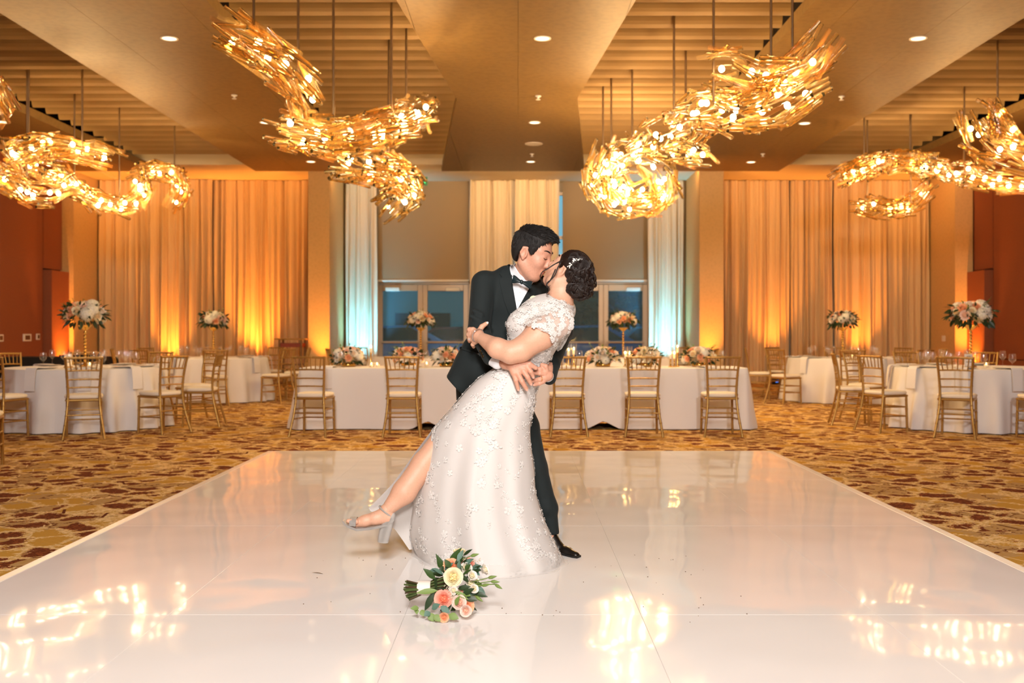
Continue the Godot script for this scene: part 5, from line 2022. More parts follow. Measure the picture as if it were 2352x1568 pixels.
	for q in [[1193, 672], [1191, 690]]:
		var h := hit(jp, at(q[0], q[1], 4.8), at(q[0], q[1], 5.4))
		if not h.is_empty():
			var bm := MB.new()
			bm.ball(h.p + h.n * 0.008, Vector3(0.004, 0.004, 0.003), Basis.IDENTITY, 8, 6)
			put.call("shirt_button", bm, M.china)
	# bow tie
	var satin := mat(Color(0.075, 0.145, 0.165), 0.35)
	var tie := MB.new()
	var td := 5.105
	for s in [[1197.0, 647.0, 1177.0, 640.0], [1199.0, 648.0, 1221.0, 655.0]]:
		var k0 := at(s[0], s[1], td)
		var k1 := at(s[2], s[3], td + 0.01)
		var dir := (k1 - k0)
		var rows2 := []
		for i in 6:
			var v := i / 5.0
			var wide := lerpf(0.008, 0.021, smoothstep(0.0, 0.9, v))
			var thick := lerpf(0.010, 0.006, v) + 0.004 * sin(v * PI)
			var row := PackedVector3Array()
			var c := k0 + dir * v
			var upv := Vector3(0.25, 1, 0).normalized()
			for j in 12:
				var a := TAU * j / 12
				row.append(c + upv * cos(a) * wide + Vector3.BACK * sin(a) * thick * (1.0 + 0.25 * cos(a * 3)))
			rows2.append(row)
		tie.grid(rows2, true, true, true)
	tie.ball(at(1198, 647.5, td - 0.006), Vector3(0.009, 0.012, 0.009), Basis.IDENTITY, 10, 8)
	put.call("bow_tie", tie, satin)
	# boutonniere
	var bt: MeshInstance3D
	var bo := at(1226, 691, 5.02)
	bt = part(o, "boutonniere", roses[0], M.rose_cream, Transform3D(Basis(Vector3.RIGHT, 1.2).scaled(Vector3.ONE * 0.024), bo - o.position))
	# trousers
	var tp := [pcap([1150, 855, 5.33, 44], [1205, 980, 5.33, 33], 0.03), pcap([1205, 980, 5.33, 33], [1226, 1075, 5.32, 31], 0.02), pcap([1226, 1075, 5.32, 31], [1252, 1160, 5.31, 26], 0.02), pcap([1252, 1160, 5.31, 27], [1268, 1226, 5.29, 17], 0.015), pcap([1255, 1166, 5.28, 20], [1266, 1168, 5.29, 16], 0.02),
		pcap([1095, 850, 5.36, 50], [1085, 980, 5.42, 34], 0.03), pcap([1085, 980, 5.42, 34], [1078, 1075, 5.46, 30], 0.02), pcap([1078, 1075, 5.46, 30], [1062, 1232, 5.50, 20], 0.02),
		egg(at(1275, 1226, 5.29) + Vector3(0, -0.6, 0), Vector3(0.62, 0.6, 0.62), Basis.IDENTITY, 0.004, true)]
	var tm := MB.new()
	net(tp, 0.009, tm)
	put.call("trousers", tm, suit)
	# shoes
	var leather := mat(Color(0.045, 0.04, 0.038), 0.18)
	leather.clearcoat_enabled = true
	leather.clearcoat = 0.5
	for s in [[0.0, 0.0, 0.0], [-205.0, -18.0, 0.20]]:
		var sp := [pcap([1270 + s[0], 1236 + s[1], 5.29 + s[2], 13], [1280 + s[0], 1256 + s[1], 5.27 + s[2], 15], 0.02), pcap([1278 + s[0], 1262 + s[1], 5.28 + s[2], 14], [1302 + s[0], 1270 + s[1], 5.23 + s[2], 14], 0.02), pcap([1302 + s[0], 1270 + s[1], 5.23 + s[2], 14], [1322 + s[0], 1277 + s[1], 5.18 + s[2], 10.5], 0.015),
			egg(Vector3(at(1300 + s[0], 1280, 5.2 + s[2]).x, -2.972, -5.2 - s[2]), Vector3(3, 3, 3), Basis.IDENTITY, 0.003, true)]
		var shm := MB.new()
		net(sp, 0.005, shm)
		var shoe: MeshInstance3D = put.call("shoe", shm, leather)
		var sole := MB.new()
		var line := []
		for q in [[1270, 5.30, 0.028], [1284, 5.27, 0.031], [1302, 5.23, 0.034], [1320, 5.18, 0.030], [1330, 5.155, 0.021]]:
			var c := Vector3(at(q[0] + s[0], 1290, q[1] + s[2]).x, 0.0, -q[1] - s[2])
			var row := PackedVector3Array()
			var side := Vector3(0.55, 0, -0.83)
			for e in [[-1, 0.020], [1, 0.020], [1, 0.030], [-1, 0.030]]:
				row.append(c + side * q[2] * e[0] + Vector3(0, e[1], 0))
			line.append(row)
		sole.grid(line, true, true, true, false)
		put.call("sole", sole, mat(Color(0.03, 0.03, 0.03), 0.6))

# the skirt's outline: [py, left px, right px, half depth in metres]
const SKIRT := [[828, 1150, 1248, 0.110], [850, 1126, 1243, 0.122], [870, 1098, 1240, 0.135], [900, 1069, 1233, 0.150], [930, 1044, 1228, 0.165], [960, 1018, 1221, 0.180], [990, 992, 1218, 0.195], [1030, 977, 1221, 0.210], [1080, 959, 1227, 0.228], [1130, 947, 1231, 0.245], [1180, 940, 1245, 0.268], [1230, 933, 1266, 0.295], [1262, 936, 1282, 0.312], [1283, 944, 1287, 0.325], [1290.5, 948, 1287, 0.33]]
const SKIRT_D := 5.06

func skirt_point(v: float, a: float, grow: float) -> Vector3:
	# v = 0 at the waist, 1 at the hem; a runs round, 0 on the bride's far right
	var t := clampf(v, 0.0, 1.0) * (SKIRT.size() - 1)
	var i := mini(int(t), SKIRT.size() - 2)
	var f := t - i
	var A: Array = SKIRT[maxi(i - 1, 0)]
	var B: Array = SKIRT[i]
	var C: Array = SKIRT[i + 1]
	var D: Array = SKIRT[mini(i + 2, SKIRT.size() - 1)]
	var q := []
	for k in 4:
		q.append(lerpf(B[k], C[k], f) if k == 0 else cubic_interpolate(B[k], C[k], A[k], D[k], f))
	var hx: float = (q[2] - q[1]) * 0.5 * SKIRT_D / F
	var c := at((q[1] + q[2]) * 0.5, q[0], SKIRT_D)
	var fall := smoothstep(0.15, 1.0, v)
	var fold := fall * (0.016 * sin(a * 9.0 + 0.6 + 1.2 * sin(a * 2.0)) + 0.010 * sin(a * 15.0 + 2.0)) * (0.35 + 0.65 * absf(sin(a)))
	var x := cos(a) * (hx + grow)
	var z: float = sin(a) * (q[3] + grow + fold)
	# the hem lies farther back on the side of the raised leg
	return c + Vector3(x, 0, z + fall * 0.22 * minf(0.0, x / maxf(hx, 0.01)) * 1.0)

func motif(m: MB, p: Vector3, n: Vector3, s: float, spin: float, kind: int) -> void:
	# one embroidered flower or leaf spray, raised from the cloth
	var x := n.cross(Vector3(0.31, 0.9, 0.2)).normalized().rotated(n, spin)
	var y := n.cross(x)
	if kind == 0:
		for k in 5:
			var a := TAU * k / 5.0
			var d := x * cos(a) + y * sin(a)
			var e := d.cross(n)
			m.add(PackedVector3Array([p + n * 0.001, p + d * s * 0.42 + e * s * 0.30 + n * 0.003, p + d * s * 0.75 + e * s * 0.40 + n * 0.003, p + d * s + e * s * 0.18 + n * 0.001, p + d * s - e * s * 0.18 + n * 0.001, p + d * s * 0.75 - e * s * 0.40 + n * 0.003, p + d * s * 0.42 - e * s * 0.30 + n * 0.003, p + d * s * 0.6 + n * 0.0015]), PackedInt32Array([0, 1, 7, 1, 2, 7, 2, 3, 7, 3, 4, 7, 4, 5, 7, 5, 6, 7, 6, 0, 7]), true, false)
		m.ball(p + n * 0.003, Vector3(s, s, s) * 0.16, Basis.IDENTITY, 6, 4)
	else:
		for k in 4:
			var d := (x + y * (0.9 if k % 2 else -0.9)).normalized()
			var b := p + x * s * (k - 1.5) * 0.55
			var e := d.cross(n)
			m.add(PackedVector3Array([b + n * 0.001, b + d * s * 0.5 + e * s * 0.2 + n * 0.003, b + d * s * 0.95 + n * 0.001, b + d * s * 0.5 - e * s * 0.2 + n * 0.003]), PackedInt32Array([0, 1, 2, 0, 2, 3]), false, false)

func bride(skin: Material) -> void:
	var o := thing("person", "person in a white lace wedding gown dipped backwards, hair in a dark bun", "person", Vector3(at(1112, 1290, SKIRT_D).x, 0.02, -SKIRT_D))
	var inv := Transform3D(Basis.IDENTITY, -o.position)
	var put := func(called: String, m: MB, mt: Material) -> MeshInstance3D:
		var w := MB.new()
		w.put(m, inv)
		return part(o, called, w, mt)
	var f := Vector3(-0.64, 0.63, -0.44).normalized()
	var up := Vector3(0.62, 0.75, 0.17)
	up = (up - f * f.dot(up)).normalized()
	var xf := Transform3D(Basis(f, up, f.cross(up)), at(1299, 627, 5.06))
	var head := face_prims(xf, 0.91, 0.94)
	var neck := [pcap([1288, 690, 5.05, 25], [1296, 640, 5.05, 23], 0.03), pcap([1278, 660, 5.05, 16], [1268, 645, 5.03, 13], 0.03)]
	var torso := [
		pcap([1196, 852, 5.05, 43], [1222, 785, 5.05, 50], 0.04), pcap([1222, 785, 5.05, 50], [1246, 738, 5.05, 58], 0.04), pegg(1206, 744, 5.00, 42, 36, 0.075, 0.4, 0.03), pegg(1218, 748, 5.10, 42, 36, 0.07, 0.4, 0.03),
		pcap([1276, 718, 4.99, 30], [1290, 712, 5.12, 30], 0.04), pcap([1266, 712, 5.05, 34], [1288, 690, 5.05, 25], 0.04)]
	var arm := [pcap([1288, 740, 4.96, 30], [1241, 769, 4.91, 34], 0.03), pcap([1241, 769, 4.91, 34], [1196, 803, 4.86, 27], 0.02), pcap([1196, 803, 4.86, 27], [1173, 810, 4.85, 25], 0.02), pcap([1173, 810, 4.85, 25], [1142, 799, 4.87, 23.5], 0.015), pcap([1142, 799, 4.87, 23.5], [1107, 777, 4.955, 13.5], 0.015)]
	var body := MB.new()
	net(head + neck, 0.0034, body)
	net(torso + neck + arm + [pcap([1290, 730, 5.14, 26], [1252, 738, 5.25, 20], 0.02), pcap([1252, 738, 5.25, 20], [1215, 745, 5.34, 14], 0.02)], 0.008, body)
	# the hand that holds his sleeve
	var h := 5.005
	var fa := [
		[[1086, 757, h, 6.4], [1079, 757, h + 0.010, 5.9], [1076, 762, h + 0.045, 5.0]],
		[[1083, 766, h - 0.002, 6.4], [1077, 768, h + 0.012, 5.8], [1076, 772, h + 0.050, 5.0]],
		[[1085, 776, h, 6.2], [1079, 779, h + 0.012, 5.6], [1079, 783, h + 0.050, 4.8]],
		[[1090, 785, h + 0.004, 5.8], [1086, 791, h + 0.012, 5.0], [1088, 796, h + 0.040, 4.2]],
		[[1100, 762, h - 0.004, 7.0], [1107, 750, h - 0.004, 6.0], [1117, 743, h + 0.006, 4.8]]]
	var hp := [pcap([1107, 777, 4.955, 13], [1096, 770, 4.985, 13], 0.012)]
	for k in [[1088, 759], [1085, 767], [1087, 776], [1091, 784]]:
		hp.append(pcap([1100, 772, 4.985, 11], [k[0], k[1], h, 7.4], 0.012))
	digits(fa, hp)
	net(hp, 0.0026, body)
	# the raised leg and foot
	var leg := [pcap([1140, 890, 5.08, 38], [1024, 1000, 5.10, 27], 0.03), pcap([1024, 1000, 5.10, 27], [973, 1066, 5.06, 27], 0.03), pcap([973, 1066, 5.06, 27], [928, 1130, 5.01, 27], 0.02), pcap([928, 1130, 5.01, 27], [888, 1172, 4.98, 14.5], 0.02)]
	net(leg, 0.008, body)
	var foot := [pcap([888, 1170, 4.98, 14.5], [893, 1186, 4.98, 13], 0.02), pcap([893, 1190, 4.98, 12], [862, 1192, 4.97, 13], 0.02), pcap([880, 1180, 4.98, 13], [838, 1196, 4.97, 12], 0.02), pcap([838, 1196, 4.97, 12], [818, 1201, 4.97, 10], 0.02),
		pcap([818, 1198, 4.945, 6], [800, 1196, 4.935, 5], 0.006), pcap([818, 1200, 4.955, 4.5], [803, 1201, 4.95, 3.8], 0.004), pcap([818, 1202, 4.97, 4.5], [806, 1204, 4.968, 3.6], 0.004), pcap([820, 1203, 4.985, 4.2], [809, 1206, 4.984, 3.4], 0.004), pcap([822, 1204, 5.0, 4.0], [813, 1208, 4.998, 3.2], 0.004)]
	net(foot, 0.003, body)
	put.call("body", body, skin)
	var nm := MB.new()
	nails([fa[4]], nm)
	put.call("fingernails", nm, mat(Color(0.95, 0.88, 0.85), 0.25))
	var marks := Node3D.new()
	marks.name = "face"
	o.add_child(marks)
	marks.position = -o.position
	face_marks(marks, head, xf, mat(Color(0.14, 0.09, 0.06), 0.7), mat(Color(0.80, 0.45, 0.42), 0.4))
	# gown
	var gown := mat(Color(0.835, 0.815, 0.80), 0.65)
	var lace := mat(Color(0.87, 0.855, 0.84), 0.6)
	var tulle := mat(Color(0.95, 0.93, 0.91, 0.30), 0.7)
	tulle.transparency = BaseMaterial3D.TRANSPARENCY_ALPHA
	var m := MB.new()
	var rows := []
	var n := 120
	for i in 57:
		var v := i / 56.0
		var row := PackedVector3Array()
		for j in n:
			row.append(skirt_point(v, TAU * j / n, 0.0))
		rows.append(row)
	m.grid(rows, true, true, false)
	put.call("skirt", m, gown)
	m = MB.new()
	rows = []
	for i in range(44, 60):
		var v := i / 56.0
		var row := PackedVector3Array()
		var g := -0.006 + 0.040 * smoothstep(0.78, 1.06, v)
		for j in n:
			var q := skirt_point(v, TAU * j / n, g * (1.0 + 0.3 * sin(j * 0.7)))
			row.append(Vector3(q.x, maxf(0.0215, q.y - 0.012 * (v - 0.78) * 4.5), q.z))
		rows.append(row)
	m.grid(rows, true)
	put.call("tulle_overlay", m, tulle)
	# the panel of the skirt that falls behind the raised leg
	m = MB.new()
	rows = []
	var lefts := [[1012, 962, 5.10], [984, 998, 5.10], [957, 1034, 5.10], [930, 1072, 5.10], [902, 1110, 5.10], [872, 1142, 5.09], [847, 1166, 5.08], [850, 1172, 5.10], [880, 1192, 5.14], [908, 1216, 5.18], [925, 1240, 5.2], [940, 1262, 5.22]]
	for i in lefts.size():
		var L := at(lefts[i][0], lefts[i][1], lefts[i][2])
		var R := at(lerpf(1050, 1010, i / 11.0), lerpf(975, 1268, i / 11.0), 5.16)
		var row := PackedVector3Array()
		var back := PackedVector3Array()
		for j in 13:
			var u := j / 12.0
			var p := L.lerp(R, u) + Vector3(0, 0, 0.016 * sin(u * 14.0 + i * 0.2) * u - 0.07 * sin(u * PI))
			row.append(p + Vector3(0, 0, 0.002))
			back.append(p - Vector3(0, 0, 0.002))
		back.reverse()
		row.append_array(back)
		rows.append(row)
	m.grid(rows, true, true, true)
	put.call("rear_panel", m, gown)
	# bodice
	var bp := []
	for p in torso:
		var q: Dictionary = p.duplicate()
		if q.has("a"):
			q.ra += 0.006
			q.rb += 0.006
		else:
			q.r += Vector3.ONE * 0.006
		bp.append(q)
	# cut away the open neck
	bp.append(egg(at(1296, 668, 5.03), Vector3(0.105, 0.062, 0.16), Basis(Vector3.BACK, -0.45), 0.006, true))
	m = MB.new()
	net(bp, 0.0065, m)
	put.call("bodice", m, gown)
	# sheer cap sleeve over shoulder and upper arm
	var over := []
	for p in torso + arm:
		var q: Dictionary = p.duplicate()
		if q.has("a"):
			q.ra += 0.010
			q.rb += 0.010
		else:
			q.r += Vector3.ONE * 0.010
		over.append(q)
	var sleeve := [[1197, 737], [1205, 744], [1213, 750], [1222, 748], [1240, 757], [1262, 767], [1268, 786], [1281, 807], [1290, 801], [1300, 785], [1311, 760], [1317, 738], [1314, 714], [1302, 700], [1286, 692], [1268, 689], [1250, 691], [1228, 702], [1210, 720]]
	m = MB.new()
	sheet(over, sleeve, 4.98, 5.0, 0.0, 0.003, m)
	var net_m := mat(Color(0.97, 0.94, 0.91, 0.38), 0.7)
	net_m.transparency = BaseMaterial3D.TRANSPARENCY_ALPHA
	put.call("cap_sleeve", m, net_m)
	# embroidered flowers and sprays
	var r := RandomNumberGenerator.new()
	r.seed = 23
	m = MB.new()
	for k in 1000:
		var v := pow(r.randf(), 0.9) * 0.97 + 0.02
		var a := r.randf() * TAU
		# they climb in loose columns
		a += 0.25 * sin(v * 9.0 + floor(a * 2.2) * 2.0) - 0.16 * sin(a * 11.0)
		var p := skirt_point(v, a, 0.0)
		var du := skirt_point(v, a + 0.03, 0.0) - p
		var dv := skirt_point(minf(v + 0.01, 1.0), a, 0.0) - skirt_point(maxf(v - 0.01, 0.0), a, 0.0)
		var nr := dv.cross(du).normalized()
		if nr.dot(p - at((SKIRT[4][1] + SKIRT[4][2]) * 0.5, 1000, SKIRT_D)) < 0:
			nr = -nr
		if nr.dot(Vector3(p.x - o.position.x, 0, p.z - o.position.z)) < 0:
			nr = -nr
		motif(m, p + nr * 0.002, nr, r.randf_range(0.011, 0.024), r.randf() * TAU, 0 if r.randf() < 0.55 else 1)
	tag(put.call("lace_flowers", m, lace), "raised white flower embroidery on the skirt", "", "", "stuff")
	m = MB.new()
	for k in 430:
		var px := r.randf_range(1150, 1318)
		var py := r.randf_range(692, 862)
		var hh := hit(bp, at(px, py, 4.6), at(px, py, 5.2))
		if not hh.is_empty():
			motif(m, hh.p + hh.n * 0.003, hh.n, r.randf_range(0.008, 0.016), r.randf() * TAU, k % 2)
	tag(put.call("lace_flowers", m, lace), "raised white flower embroidery on the bodice", "", "", "stuff")
	m = MB.new()
	var spoly := PackedVector2Array()
	for p in sleeve:
		spoly.append(Vector2(p[0], p[1]))
	for k in 330:
		var px := r.randf_range(1196, 1318)
		var py := r.randf_range(688, 808)
		if not Geometry2D.is_point_in_polygon(Vector2(px, py), spoly):
			continue
		var hh := hit(over, at(px, py, 4.6), at(px, py, 5.3))
		if not hh.is_empty():
			motif(m, hh.p + hh.n * 0.003, hh.n, r.randf_range(0.008, 0.015), r.randf() * TAU, 0 if k % 3 else 1)
	tag(put.call("lace_flowers", m, lace), "raised white flower embroidery on the sheer sleeve", "", "", "stuff")
	# hair
	var hair := mat(Color(0.135, 0.080, 0.056), 0.45)
	var b := xf.basis
	var hb := [egg(xf * Vector3(-0.020, 0.050, 0.0), Vector3(0.096, 0.088, 0.080), b, 0.02), pegg(1333, 634, 5.05, 27, 28, 0.075, 0.0, 0.03), pegg(1328, 662, 5.04, 31, 27, 0.075, 0.0, 0.02), pegg(1342, 650, 5.05, 20, 30, 0.06, 0.0, 0.02),
		egg(xf * Vector3(0.116, -0.046, 0.0), Vector3(0.072, 0.104, 0.14), b * Basis(Vector3.BACK, 0.35), 0.012, true), egg(xf * Vector3(-0.002, -0.040, 0.07), Vector3(0.032, 0.062, 0.045), b, 0.01, true)]
	m = MB.new()
	net(hb, 0.0045, m)
	for k in 170:
		# curls pinned over the bun
		var px := r.randf_range(1298, 1364)
		var py := r.randf_range(592, 696)
		var hh := hit(hb, at(px, py, 4.7), at(px, py, 5.3))
		if hh.is_empty() or (px < 1318.0 and py < 638.0):
			continue
		var nr: Vector3 = hh.n
		var x := nr.cross(Vector3(0.2, 1, 0.1)).normalized().rotated(nr, r.randf() * TAU)
		var y := nr.cross(x)
		var rad := r.randf_range(0.010, 0.028)
		var sweep := r.randf_range(1.8, 4.4)
		for t in 5:
			var pts := []
			var rr := []
			for i in 9:
				var a := sweep * i / 8.0 + t * 0.05
				pts.append(hh.p + (x * (cos(a) - 1.0) + y * sin(a)) * (rad * (1.0 - 0.04 * i) + (t - 2) * 0.0024) + nr * (0.001 + 0.006 * sin(i / 8.0 * PI) - 0.0008 * (t - 2) * (t - 2)))
				rr.append(lerpf(0.0024, 0.0007, absf(i / 4.0 - 1.0)))
			m.tube(pts, rr, 4, false)
	for k in 160:
		# strands swept back from brow and temple to the bun
		var s := r.randf_range(-1.0, 1.0)
		var start := Vector3(r.randf_range(0.0, 0.055), r.randf_range(0.02, 0.14), s * 0.085)
		var pts := []
		for i in 6:
			var u := i / 5.0
			var p := start.lerp(Vector3(-0.125, 0.06, s * 0.03), u)
			var hh := hit(hb, xf * (p + Vector3(0, 0.12, s * 0.15)), xf * (Vector3(p.x, 0.03, 0)))
			if not hh.is_empty():
				pts.append(hh.p + hh.n * 0.001)
		if pts.size() > 3:
			m.tube(pts, 0.0019, 4, false)
	put.call("hair", m, hair)
	for t in [[[1292, 598, 4.965], [1275, 606, 4.955], [1258, 617, 4.95], [1246, 624, 4.95], [1241, 634, 4.952], [1244, 645, 4.957], [1250, 653, 4.962]], [[1288, 603, 4.96], [1281, 615, 4.955], [1276, 628, 4.952], [1268, 640, 4.954], [1258, 648, 4.957], [1255, 655, 4.956], [1261, 661, 4.95], [1262, 667, 4.954], [1256, 671, 4.96], [1257, 677, 4.957], [1261, 675, 4.952]], [[1276, 618, 4.954], [1270, 632, 4.952], [1263, 645, 4.954], [1256, 653, 4.953], [1258, 660, 4.95], [1263, 656, 4.953]]]:
		m = MB.new()
		var pts := []
		for p in t:
			pts.append(at(p[0], p[1], p[2]))
		var way := smooth_path(pts, 4)
		for s in 4:
			var q := []
			var rr := []
			for i in way.size():
				q.append(way[i] + Vector3(sin(i * 0.5 + s * 1.6), cos(i * 0.45 + s * 1.6), sin(i * 0.3 + s)) * 0.0022)
				rr.append(lerpf(0.0017, 0.0006, float(i) / way.size()))
			m.tube(q, rr, 4)
		put.call("loose_curl", m, hair)
	# beaded comb
	m = MB.new()
	for k in 46:
		var u := r.randf()
		var c := Vector2(1307, 615).lerp(Vector2(1318, 597), minf(1.0, u * 2.0)) if u < 0.5 else Vector2(1318, 597).lerp(Vector2(1337, 596), u * 2.0 - 1.0)
		c += Vector2(r.randfn(), r.randfn()) * 1.6
		var hh := hit(hb + head, at(c.x, c.y, 4.7), at(c.x, c.y, 5.3))
		if not hh.is_empty():
			m.ball(hh.p + hh.n * 0.006, Vector3.ONE * r.randf_range(0.0024, 0.0045), Basis.IDENTITY, 7, 5)
	put.call("hair_comb", m, mat(Color(0.97, 0.96, 0.93), 0.15, 0.1))
	# bracelet and ring
	m = MB.new()
	var wr := at(1098, 770, 4.975)
	var wdir := (at(1107, 777, 4.955) - at(1096, 770, 4.985)).normalized()
	var wx := wdir.cross(Vector3.BACK).normalized()
	var loop := []
	for i in 25:
		var a := TAU * i / 24
		loop.append(wr + (wx * cos(a) + wdir.cross(wx) * sin(a)) * 0.034)
	m.tube(loop, 0.0022, 6, false)
	put.call("bracelet", m, mat(Color(0.85, 0.85, 0.87), 0.12, 0.9))
	m = MB.new()
	m.ball(at(1077, 779, h - 0.004), Vector3.ONE * 0.0045, Basis.IDENTITY, 6, 5)
	put.call("ring", m, mat(Color(0.9, 0.9, 0.92), 0.08, 0.8))
	# glitter sandal
	var glitter := mat(Color(0.83, 0.81, 0.79), 0.35, 0.45)
	glitter.heightmap_enabled = true
	glitter.heightmap_texture = noise_tex(0.5, 256, false, 4.0, 33, 1)
	glitter.heightmap_scale = 0.4
	glitter.uv1_triplanar = true
	glitter.uv1_scale = Vector3.ONE * 12.0
	m = MB.new()
	rows = []
	for p in [[789, 1196, 4.952, 0.026], [800, 1205, 4.957, 0.040], [822, 1213, 4.968, 0.044], [848, 1212, 4.972, 0.034], [872, 1208, 4.975, 0.030], [892, 1203, 4.98, 0.030], [906, 1192, 4.98, 0.018]]:
		var c := at(p[0], p[1], p[2])
		var row := PackedVector3Array()
		for e in [[-1, 0.006], [1, 0.006], [1, -0.006], [-1, -0.006]]:
			row.append(c + Vector3(0, e[1], e[0] * p[3]))
		rows.append(row)
	m.grid(rows, true, true, true, false)
	put.call("sandal_sole", m, glitter)
	m = MB.new()
	rows = []
	for p in [[908, 1182, 880, 0.029], [903, 1206, 874, 0.029], [896, 1230, 869, 0.028], [892, 1246, 867, 0.028]]:
		var row := PackedVector3Array()
		var c0 := at(p[0], p[1], 4.98)
		var c1 := at(p[2], p[1] - 3 + (0 if p[1] > 1200 else 14), 4.98)
		for j in 14:
			var a := TAU * j / 14
			row.append(c0.lerp(c1, 0.5 - 0.5 * cos(a)) + Vector3(0, 0, sin(a) * p[3]))
		rows.append(row)
	m.grid(rows, true, true, true)
	m.ball(at(898, 1190, 4.98), Vector3(0.021, 0.034, 0.031), Basis(Vector3.BACK, -0.35), 12, 8)
	put.call("sandal_heel", m, glitter)
	m = MB.new()
	rows = []
	for i in 9:
		var a := PI * i / 8.0 - 0.15
		var c := at(813, 1201, 4.965)
		rows.append(PackedVector3Array([c + Vector3(-0.016, 0.028 * sin(a), cos(a) * 0.046), c + Vector3(0.016, 0.030 * sin(a) - 0.003, cos(a) * 0.046), c + Vector3(0.016, 0.034 * sin(a) - 0.003, cos(a) * 0.050), c + Vector3(-0.016, 0.032 * sin(a), cos(a) * 0.050)]))
	m.grid(rows, true, true, true)
	put.call("toe_strap", m, glitter)
	m = MB.new()
	loop = []
	for i in 21:
		var a := TAU * i / 20
		loop.append(at(887, 1174, 4.98) + Vector3(cos(a) * 0.034, cos(a) * -0.027, sin(a) * 0.034))
	m.tube(loop, 0.0045, 6, false)
	put.call("ankle_strap", m, glitter)

